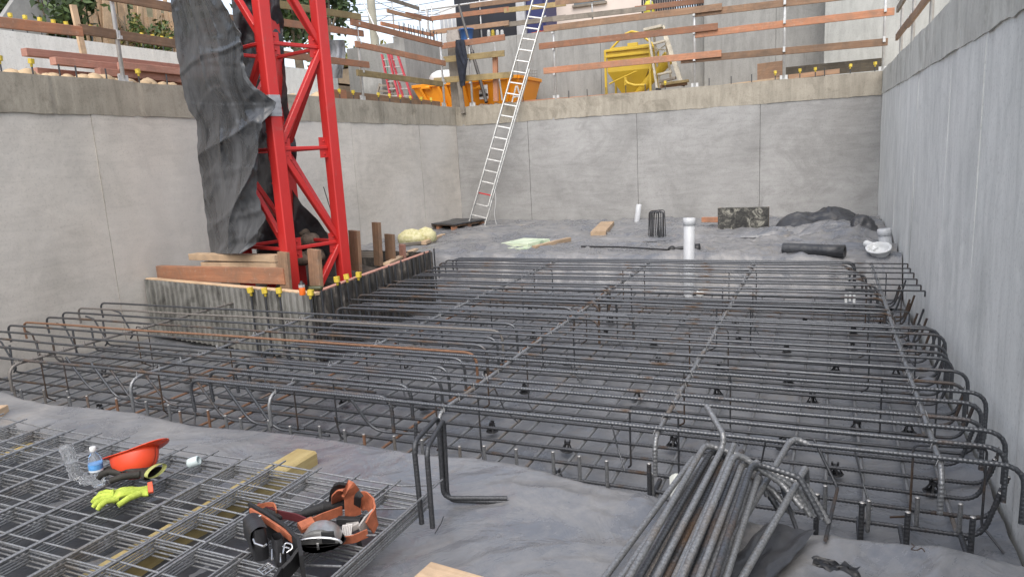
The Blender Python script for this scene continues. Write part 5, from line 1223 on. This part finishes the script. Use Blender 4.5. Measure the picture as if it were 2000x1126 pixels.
mb = MB(); mb.box2((kx-2.2, ys+.35, 2.6), (kx-.36, ys+.75, 5.05)); tag(obj('upper_wall', mb, M['conc_u'], at=(kx-1, ys+.5, 2.9)), 'short return of wall behind the red ladders', 'retaining wall')
mst3 = bar_mesh('bar', [(0,0,-.1),(0,0,.42)], .014, 6, None, 'rebar_dark')
for i in range(16):
    y_ = ys+.1+i*.155; place('starter_bar', mst3, (kx-.17+random.uniform(-.06,.06), y_, 5.12), 'dark starter bar on the upper wall left of the corner', 'steel bar', 'starter bars on the upper wall')
# upper guard rails
def urail(a, b, Y, mat, label, h_=.14): return plank('guard_rail', gy(*a, Y), gy(*b, Y), .045, h_, M[mat], label, 'guard rail')
Y2 = 20.6
urail((918,12),(1035,-3),Y2,'wood_brown','highest far guard rail board above the dark container')
urail((840,37),(994,18),Y2,'wood_red','far guard rail board crossing the dark container, upper')
urail((985,21),(1105,7),Y2,'wood_olive','far guard rail board crossing the ladder top')
urail((840,64),(994,45),Y2,'wood_brown','far guard rail board low across the dark container')
urail((985,49),(1105,34),Y2+.05,'wood_grey','grey far guard rail board low behind the ladder')
urail((1080,38),(1262,17),Y2,'wood_grey','far guard rail board before the beige house')
urail((1240,18),(1420,-5),Y2,'wood_red','far guard rail board before the dark balustrade')
urail((1085,6),(1180,-5),Y2,'wood_brown','highest far guard rail board before the beige house')
def lrail(a, b, mat, label): return plank('guard_rail', gx(*a, kx-.2), gx(*b, kx-.2), .045, .10, M[mat], label, 'guard rail')
lrail((755,-3),(818,17),'wood_grey','top far guard rail board against the sky'); lrail((756,21),(822,38),'wood_brown','second far guard rail board against the sky'); lrail((793,27),(842,38),'wood_red','short far guard rail board by the upper corner'); lrail((744,46),(846,69),'wood_red','lowest far guard rail board over the starter bars')
mpp = MB(); mpp.lathe([(.0,0),(.022,0),(.022,1.45),(0,1.45)], (0,0,0), 10); mpp.beam((0,0,0),(0,0,.012),.15,.15,(0,1,0)); me_p = mesh_of('post', mpp, M['galv'])
for px, pl in ((770,'l'),(821,'l'),(835,'y'),(846,'y'),(940,'y'),(1158,'y'),(1272,'y')):
    q = gx(px, 60, kx-.2) if pl == 'l' else gy(px, 60, Y2+.05)
    place('guard_post', me_p, (q.x, q.y, 4.98 if pl == 'y' else 5.1), 'thin far guard post on the upper level', 'guard post', 'far guard posts of the upper level')
mb = MB(); mb.tube([gy(822, 21, 20.8), gy(905, 9, 20.8), gy(1010, -5, 20.8)], .03, 8); mb.tube([gy(846, 29, 20.8), gy(893, 12, 20.8)], .014, 6); mb.tube([gy(897, 10, 20.8), gy(912, 70, 20.8)], .02, 6); mb.tube([gy(835, 20, 20.8), gy(838, 66, 20.8)], .03, 6); tag(obj('scaffold_rail', mb, M['galv'], at=gy(840, 60, 20.8)), 'grey tube handrail on the upper level against the sky', 'handrail')
# far site buildings
def blk(name, px0, px1, z0, z1, Y, dep, mat, label, cat):
    a, b = gy(px0, 40, Y), gy(px1, 40, Y); t = thing(name, ((a.x+b.x)/2, Y, z0), label, cat); mb = MB(); mb.box2((a.x, Y, z0), (b.x, Y+dep, z1)); obj('body', mb, mat, t); return t, a.x, b.x
navy = simple('navy_steel', (.010,.011,.018), .5, 0, .3, 2); blue = simple('blue_steel', (.022,.027,.11), .45, 0, .15, 2); beige = simple('beige_render', (.66,.58,.52), .8, 0, .04, 2)
t, xa, xb = blk('site_container', 889, 1012, 4.9, 7.6, 22.4, 3, navy, 'black site container on the upper level', 'container')
mb = MB(); mb.box2((xa+.25, 22.36, 5.1), (xa+.9, 22.39, 7.3)); obj('door', mb, simple('near_black', (.02,.02,.024), .6), t)
mb = MB(); mb.box2((xb-.02, 22.3, 4.9), (xb+.28, 22.5, 7.6)); obj('corner_post', mb, simple('grey_trim', (.42,.43,.44), .6), t)
t, xa, xb = blk('blue_container', 1028, 1066, 4.9, 7.6, 22.45, 2.6, blue, 'dark blue container behind the ladder top', 'container')
mb = MB(); mb.beam(V(((xa+xb)/2+.2, 22.42, 5.9)), V(((xa+xb)/2+.36, 22.42, 6.0)), .02, .05); obj('handle', mb, M['alu'], t)
mb = MB(); mb.box2((xa+.06, 22.41, 5.0), (xb-.06, 22.44, 7.4)); obj('door', mb, blue, t)
t, xa, xb = blk('beige_house', 1068, 1262, 4.9, 8.2, 23.5, 5, beige, 'beige rendered house wall at the top behind the rails', 'house')
wz = gy(1155, 5, 23.5).z
w0, w1 = gy(1122, 5, 23.5).x, gy(1182, 5, 23.5).x
mb = MB(); mb.box2((w0, 23.44, wz-.03), (w1, 23.49, wz+1.2)); w_ = obj('window', mb, simple('window_glass', (.12,.14,.15), .1), t)
mb = MB(); mb.box2((w0-.06, 23.40, wz-.10), (w1+.06, 23.50, wz-.03)); obj('sill', mb, M['wood_grey'], w_)
t = thing('balustrade', gy(1290, 30, 21.6), 'dark slatted balustrade behind the far rails', 'balustrade'); mb = MB()
a, b = gy(1255, 34, 21.6), gy(1372, 22, 21.6)
for i in range(26): p = a.lerp(b, i/25); mb.beam(p+V((0,0,-.05)), p+V((0,0,1.0)), .05, .02, (0,1,0))
obj('slats', mb, navy, t); mb = MB(); mb.beam(a+V((0,0,-.1)), b+V((0,0,-.1)), .06, .08); mb.beam(a+V((0,0,.5)), b+V((0,0,.5)), .06, .06); obj('rail', mb, navy, t)
mb = MB(); mb.box2((gy(1360,20,22).x, 22, 4.9), (gy(1640,20,22).x+6, 26, 9.5)); tag(obj('grey_house', mb, M['conc_u'], at=(0, 24, 4.9)), 'grey concrete house wall behind the right of the site', 'house')
q = gy(1268, 24, 21.3); mb = MB(); mb.lathe([(.1,-.25),(.16,-.05),(.14,.2),(.08,.3),(0,.32)], q, 12); tag(obj('hi_vis_vest', mb, simple('hivis', (.55,.50,.05), .7), at=q), 'yellow vest hanging on the far guard post', 'vest')
# bag, tub, netting, panel on the upper level
q = gy(888, 76, 20.3); mb = MB(); mb.grid(lambda u, v: q+V((math.copysign(abs(cos(2*pi*u))**.45, cos(2*pi*u))*.24*(1-.15*v*v)+.03*fbm((u*5, v*4, 2)), math.copysign(abs(sin(2*pi*u))**.5, sin(2*pi*u))*.16, -.12+.36*v+.03*fbm((u*6, v*3, 8)))), 33, 10); mb.grid(lambda u, v: q+V(((u-.5)*.42, (v-.5)*.28, .22+.05*fbm((u*4, v*4, 3)))), 8, 8); tag(obj('rubble_bag', mb, simple('bag_white', (.36,.33,.30), .8, 0, .2, 14, .4), at=q), 'white woven bag behind the hanging jacket', 'bag')
q = gy(912, 80, 20.25); mb = MB(); mb.lathe([(.17,0),(.22,.30),(.235,.30),(.235,.34),(.21,.34),(.16,.03),(0,.03)], q, 18); tag(obj('plastic_tub', mb, simple('tub_blue', (.035,.11,.30), .4), at=q), 'blue plastic tub behind the leaning prop', 'tub')
q = gy(1068, 69, 20.25); mb = MB(); mb.grid(lambda u, v: q+V((-.45+.75*u, .1*sin(v*5), .14*v*(1-.5*abs(u-.5))+.03*fbm((u*5, v*5, 1)))), 16, 6); tag(obj('barrier_mesh', mb, simple('mesh_orange', (.85,.13,.03), .6), at=q), 'scrap of orange barrier mesh beside the ladder', 'barrier mesh')
t = thing('site_sign', gy(885, 60, 21.5), 'white site board panel left of the dark container', 'sign board'); mb = MB(); a, b = gy(861, 62, 21.5), gy(892, 58, 21.5); mb.beam(a+V((0,0,.15)), b+V((0,0,.15)), .03, 1.1, (0,0,1)); obj('panel', mb, M['white'], t)
for s in (.12, .38, .62, .88): mb = MB(); p = a.lerp(b, s)+V((0,-.02,.3)); mb.beam(p+V((0,0,-.22)), p+V((0,0,.2)), .10, .012, (0,1,0)); obj('pane', mb, simple('grey_pane', (.45,.47,.50), .4), t)
for i, px in enumerate((955, 963, 972, 981)):
    q = gy(px, 72, 20.9); mb = MB(); mb.lathe([(.05,0),(.06,.05),(.05,.16),(.03,.2),(0,.2)], q, 10); tag(obj('paint_pot', mb, (M['yellow_cap'] if i == 1 else M['white']), at=q), 'small pot on the upper wall before the dark container', 'pot', 'pots before the dark container')
# ------------------------------------------------------------------ things on the terrace
# corner post, prop, jacket
q = gy(886, 205, 16.55); p0 = gy(889, 212, 16.64); p1 = gy(880, 92, 16.95)
plank('timber_post', V((gy(889,206,16.95).x, 17.12, 2.6)), V((gy(880,92,16.95).x, 17.12, gy(880,92,17.12).z)), .30, .12, M['wood_grey'], 'thick grey timber post in the corner of the pit', 'post', up=(0,1,0))
plank('timber_board', gy(905, 222, 16.66), gy(897, 160, 16.80), .12, .05, M['wood_grey'], 'short grey board propped against the corner post', 'timber', up=(0,1,0))
plank('timber_post', gy(969, 198, 17.0), gy(967, 100, 17.0), .12, .09, M['wood_red'], 'salmon timber post between jacket and ladder', 'post', up=(0,1,0))
mb = MB(); mb.tube([gy(981, 196, 17.2), gy(964, 80, 17.2)], .025, 8); tag(obj('steel_prop', mb, M['galv'], at=gy(981, 196, 17.2)), 'grey pole leaning behind the salmon timber post', 'prop')
mb = MB(); a, b = gy(950, 200, 17.15), gy(896, 10, 18.3); mb.tube([a, a.lerp(b, .5)], .045, 10); mb.tube([a.lerp(b, .45), b], .035, 10); mb.lathe([(.055,-.04),(.06,0),(.055,.04)], a.lerp(b, .5), 12, b-a); tag(obj('steel_prop', mb, simple('dark_steel', (.09,.085,.08), .5, .4), at=a), 'long dark prop leaning across behind the jacket', 'prop')
t = thing('jacket', gy(899, 85, 16.78), 'dark navy jacket hanging on the guard rail post', 'jacket')
den = simple('navy_cloth', (.016,.020,.032), .85, 0, .5, 12, .5)
mb = MB()
JL = [(890,76),(889,100),(892,125),(896,150),(899,168)]; JR = [(907,78),(911,100),(914,118),(911,135),(908,168)]
def jk(u, v):
    y = 78+90*v; xl, xr = curve(JL, y), curve(JR, y); a = 2*pi*u; x = (xl+xr)/2+cos(a)*(xr-xl)/2; return gy(x, y, 16.74-.07*sin(a)+.02*fbm((u*4, v*5, 2), 3))
mb.grid(jk, 25, 24); obj('body', mb, den, t)
mb = MB(); mb.tube(bend([gy(894,82,16.70), gy(900,108,16.66), gy(908,128,16.66), gy(903,160,16.70)], .08), lambda s: .065-.02*s, 12); obj('sleeve', mb, den, t)
# skip bin
t = thing('skip_bin', gy(900, 205, 18.2), 'orange steel skip bin with lugs behind the corner post', 'skip bin')
Ys = 17.75; zb_, zt_ = 2.93, gy(930, 158, Ys).z; x0, x1 = gy(806, 160, Ys).x, gy(1012, 157, Ys).x
mb = MB(); mb.hexa([(x0+.35,Ys+.15,zb_),(x1-.2,Ys+.15,zb_),(x1-.2,Ys+1.45,zb_),(x0+.35,Ys+1.45,zb_),(x0,Ys,zt_-.05),(x1,Ys,zt_-.05),(x1,Ys+1.6,zt_-.05),(x0,Ys+1.6,zt_-.05)]); obj('body', mb, M['orange_paint'], t)
mb = MB()
for a, b in (((x0,Ys-.03,zt_),(x1,Ys-.03,zt_)), ((x0,Ys+1.6,zt_),(x1,Ys+1.6,zt_)), ((x0,Ys,zt_),(x0,Ys+1.6,zt_)), ((x1,Ys,zt_),(x1,Ys+1.6,zt_))): mb.beam(a, b, .10, .09, (0,0,1), .01)
obj('rim', mb, M['orange_paint'], t)
for s in (.08, .26, .33, .5, .68, .92):
    mb = MB(); xx = x0+(x1-x0)*s; mb.beam((x0+.35+(x1-x0-.55)*s, Ys+.11, zb_+.02), (xx, Ys-.03, zt_-.05), .07, .07, (0,1,0)); obj('rib', mb, M['orange_paint'], t)
for px in (830, 930): q = gy(px, 172, Ys-.08); mb = MB(); mb.beam(q+V((-.10,0,0)), q+V((.1,0,0)), .08, .05); mb.lathe([(.05,-.06),(.06,0),(.05,.06)], q+V((.1,0,.0)), 10, (1,0,0)); obj('lug', mb, M['orange_paint'], t)
mb = MB(); a, b = gy(936, 181, Ys-.03), gy(953, 179, Ys-.03); mb.beam(a, b, .012, .36, (0,0,1)); s_ = obj('sign', mb, M['white'], t)
mb = MB(); a, b = gy(936, 187, Ys-.045), gy(953, 185, Ys-.045); mb.beam(a, b, .008, .07); obj('stripe', mb, M['black'], s_)
mb = MB()
for k in range(3): a, b = gy(938, 176+3.4*k, Ys-.045), gy(951, 174.6+3.4*k, Ys-.045); mb.beam(a, b, .006, .012)
obj('stripe', mb, simple('ink', (.2,.2,.2), .6), s_)
mb = MB(); mb.box2((x0+.1, Ys+.1, zt_-.04), (x1-.1, Ys+1.5, zt_+.02)); mb.v = [(x, y, z+.03*fbm((x, y, 1), 2)) for x, y, z in mb.v]; obj('waste', mb, simple('waste', (.35,.33,.30), .9, 0, .6, 4), t)
mb = MB(); q = gy(868, 152, Ys+.5); m2 = rock(q, .42, 3.3, .5); tag(obj('plastic_bundle', m2, M['white'], at=q), 'white plastic bundle in the orange skip behind the corner post', 'bundle')
# red ladders leaning, black trestle
red2 = simple('fibreglass_red', (.42,.045,.06), .5)
for i, (b_px, t_px, Yb, lab) in enumerate((((772,195),(752,106),16.75,'red fibreglass ladder leaning left of the skip'), ((797,195),(770,106),16.95,'second red ladder, the one nearest the skip'))):
    a = gy(*b_px, Yb); b = gy(*t_px, Yb+.3); d = (b-a).normalized(); t = thing('red_ladder', a, lab, 'ladder'); sd = V((1,0,0))
    for s in (-1, 1):
        mb = MB(); mb.beam(a+sd*(.13*s), b+sd*(.10*s), .035, .08, (0,1,0)); obj('rail', mb, red2, t)
    for k in range(6): mb = MB(); p = a.lerp(b, .08+.16*k); mb.beam(p-sd*.12, p+sd*.12, .04, .03); obj('rung', mb, M['alu'], t)
mb = MB(); mb.tube(bend([gy(752,106,17.1), gy(757,130,17.1), gy(757,150,17.05), gy(763,185,17)], .1), .012, 6); tag(obj('green_rope', mb, simple('rope_green', (.08,.34,.20), .7), at=gy(757, 150, 17)), 'green rope hanging beside the red ladders', 'rope')
t = thing('trestle', gy(745, 188, 16.6), 'dark folding trestle behind the left wall caps', 'trestle')
for a, b in (((735,190),(742,164)), ((776,190),(766,162))): mb = MB(); mb.beam(gy(*a, 16.8), gy(*b, 17.0), .05, .05, (0,1,0)); obj('leg', mb, M['wood_grey'], t)
for y_ in (167, 178, 186): mb = MB(); mb.beam(gy(741, y_, 16.9), gy(769, y_+1, 16.9), .04, .06); obj('bar', mb, M['wood_grey'], t)
# reinforcing mesh leaning on the upper wall
mb = MB()
for i in range(9): mb.tube([gy(1012+4.6*i, 197, 19.3), gy(1010+4.8*i, 138, 19.8)], .008, 5)
for j in range(11): mb.tube([gy(1012, 195-5.5*j, 19.3+.05*j), gy(1049, 193-5.5*j, 19.3+.05*j)], .008, 5)
tag(obj('mesh_offcut', mb, M['rebar_rust'], at=gy(1030, 197, 19.3)), 'rusty steel mesh offcut leaning on the upper wall behind the ladder', 'steel mesh')
mb = MB()
for a, b in (((1000,200),(1008,168)), ((1019,196),(1010,168)), ((1003,190),(1016,188))): mb.beam(gy(*a, 17.4), gy(*b, 17.5), .04, .02, (0,1,0))
tag(obj('folding_step', mb, M['alu'], at=gy(1008, 198, 17.4)), 'small folded aluminium steps behind the tall ladder', 'steps')
# yellow concrete hopper
Yh = 18.3; hb = gy(1222, 184, Yh); zt_ = gy(1185, 100, Yh).z; xl, xr = gy(1183, 140, Yh).x, gy(1270, 140, Yh).x; zb_ = 2.95; dp = .95
t = thing('concrete_hopper', ((xl+xr)/2, Yh+dp/2, zb_), 'yellow steel concrete hopper with a lifting loop', 'hopper')
Y_ = M['yellow_paint']; cx, cy = (xl+xr)/2, Yh+dp/2; W = xr-xl
for x_ in (xl, xr):
    for y_ in (Yh, Yh+dp): mb = MB(); mb.beam((x_, y_, zb_), (x_, y_, zt_), .055, .055, (0,1,0)); obj('leg', mb, Y_, t)
zm = zt_-.52; mb = MB()
sec = [(W/2-.04, dp/2-.03, zt_-.03), (W/2-.04, dp/2-.03, zm), (.24, .20, zb_+.18), (.20, .17, zb_+.12)]
ring = [[(cx-a, cy-b, z), (cx+a, cy-b, z), (cx+a, cy+b, z), (cx-a, cy+b, z)] for a, b, z in sec]
for r0, r1 in zip(ring[:-1], ring[1:]): mb.add(r0+r1, [(i, 4+i, 4+(i+1)%4, (i+1)%4) for i in range(4)], False)
mb.add(ring[-1], [(0,1,2,3)], False); obj('bucket', mb, Y_, t)
mb = MB()
for a, b in (((xl,Yh,zt_),(xr,Yh,zt_)), ((xl,Yh+dp,zt_),(xr,Yh+dp,zt_)), ((xl,Yh,zt_),(xl,Yh+dp,zt_)), ((xr,Yh,zt_),(xr,Yh+dp,zt_)), ((xl,Yh-.0,zt_-.14),(xr,Yh,zt_-.14))): mb.beam(a, b, .06, .06, (0,0,1), .008)
obj('rim', mb, Y_, t)
zl = gy(1230, 62, Yh+dp/2).z
mb = MB(); mb.tube(bend([(xl,cy,zt_-.03),(xl+.04,cy,zt_+.12),(cx-.17,cy,zl-.05),(cx,cy,zl),(cx+.17,cy,zl-.05),(xr-.04,cy,zt_+.12),(xr,cy,zt_-.03)], .12), .028, 10); mb.beam((xl,cy,zt_+.1),(xr,cy,zt_+.1),.05,.05); obj('lifting_frame', mb, Y_, t)
mb = MB(); mb.beam((cx-.10,cy,zt_+.12),(cx+.16,cy,zt_+.12),.10,.14); obj('bracket', mb, Y_, t)
mb = MB(); mb.tube([gy(1190,164,Yh-.05), gy(1244,139,Yh-.12)], .022, 8); obj('lever', mb, Y_, t)
mb = MB(); mb.tube(bend([gy(1222,158,Yh-.1), gy(1226,163,Yh-.12), gy(1240,167,Yh-.15), gy(1262,166,Yh-.1)], .06), .035, 10); mb.beam(gy(1222,160,Yh-.1)+V((0,0,-.08)), gy(1222,156,Yh-.1)+V((0,0,.06)), .06, .06, (0,1,0)); obj('gate_arm', mb, Y_, t)
a = V((cx+.2, cy-.25, zb_+.12)); b = gy(1308, 110, Yh+.1); mb = MB(); mb.tube([a, a.lerp(b, .5), b], lambda s: .10+.07*s, 14); obj('chute', mb, Y_, t)
mb = MB(); mb.beam((xl,Yh,zb_+.12),(xl,Yh+dp,zb_+.12),.05,.05); mb.beam((xr,Yh,zb_+.12),(xr,Yh+dp,zb_+.12),.05,.05); mb.beam((xl,Yh+dp,zb_+.12),(xr,Yh+dp,zb_+.12),.05,.05); obj('base_rail', mb, Y_, t)
# folding stepladder
wal = simple('dusty_alu', (.50,.46,.37), .6, .2, .25, 10)
t = thing('stepladder', gy(1300, 170, 17.7), 'dusty folding stepladder standing right of the yellow hopper', 'ladder')
def sl(nm, a, b, Ya, Yb_, w_, h_): mb = MB(); mb.beam(gy(*a, Ya), gy(*b, Yb_), w_, h_, (0,1,0)); obj(nm, mb, wal, t)
sl('rail', (1284,176),(1266,60),17.75,18.0,.05,.09); sl('rail', (1331,164),(1294,52),17.75,18.0,.10,.09); sl('back_leg', (1289,172),(1277,66),18.5,18.05,.05,.05); sl('back_leg', (1312,166),(1298,60),18.5,18.05,.05,.05)
for a, b in (((1285,146),(1312,140)), ((1279,117),(1303,112)), ((1276,86),(1299,80))): mb = MB(); mb.beam(gy(*a, 17.8), gy(*b, 17.8), .10, .05, (0,0,1)); obj('step', mb, wal, t)
mb = MB(); mb.beam(gy(1260,60,17.95), gy(1295,52,17.95), .35, .06, (0,0,1)); obj('top_step', mb, wal, t)
mb = MB(); mb.beam(gy(1280,102,17.9), gy(1300,88,18.2), .03, .03); mb.beam(gy(1280,96,18.2), gy(1300,98,17.9), .03, .03); obj('stay', mb, wal, t)
for p in ((1285,176),(1332,165)): mb = MB(); q = gy(*p, 17.75); mb.beam(q+V((0,0,-.04)), q+V((.02,0,.04)), .12, .10, (0,1,0)); obj('foot', mb, M['black'], t)
for i, (a, b, m_) in enumerate((((1292,165),(1345,158),'wood_olive'), ((1290,170),(1342,164),'wood_brown'), ((1288,160),(1320,152),'wood_grey'))): plank('timber_offcut', gy(*a, 17.55+.12*i), gy(*b, 17.55+.12*i), .12, .06, M[m_], 'timber offcut under the folding stepladder', 'timber', 'offcuts under the stepladder')
# ------------------------------------------------------------------ telegraph pole, wires
b = gy(742, 150, 33); tpx = gy(718, -60, 33); t = thing('telegraph_pole', (b.x, b.y, 2), 'pale timber telegraph pole with overhead wires', 'telegraph pole')
mb = MB(); mb.tube([V((b.x, b.y, 2)), V((gy(738,140,33))), tpx], lambda s: .26-.06*s, 12); obj('pole', mb, simple('pole_wood', (.34,.33,.27), .85, 0, .2, 1.5), t)
mb = MB(); mb.tube([gy(757,108,32.6), gy(703,-10,32.9)], .05, 6); obj('stay_wire', mb, M['galv'], t)
for i, (a, b) in enumerate((((640,34),(1000,-8)), ((640,22),(960,-22)), ((640,10),(930,-30)), ((650,40),(1010,8)), ((640,2),(860,-40)), ((720,-4),(860,28)), ((640,54),(760,30)))):
    p, q = gy(*a, 36), gy(*b, 40); mb = MB(); mb.tube([p.lerp(q, k/10)-V((0,0,.35*sin(pi*k/10))) for k in range(11)], .018, 5); tag(obj('overhead_wire', mb, M['rebar_dark'], at=p), 'thin overhead wire crossing the sky behind the rails', 'wire', 'overhead wires')
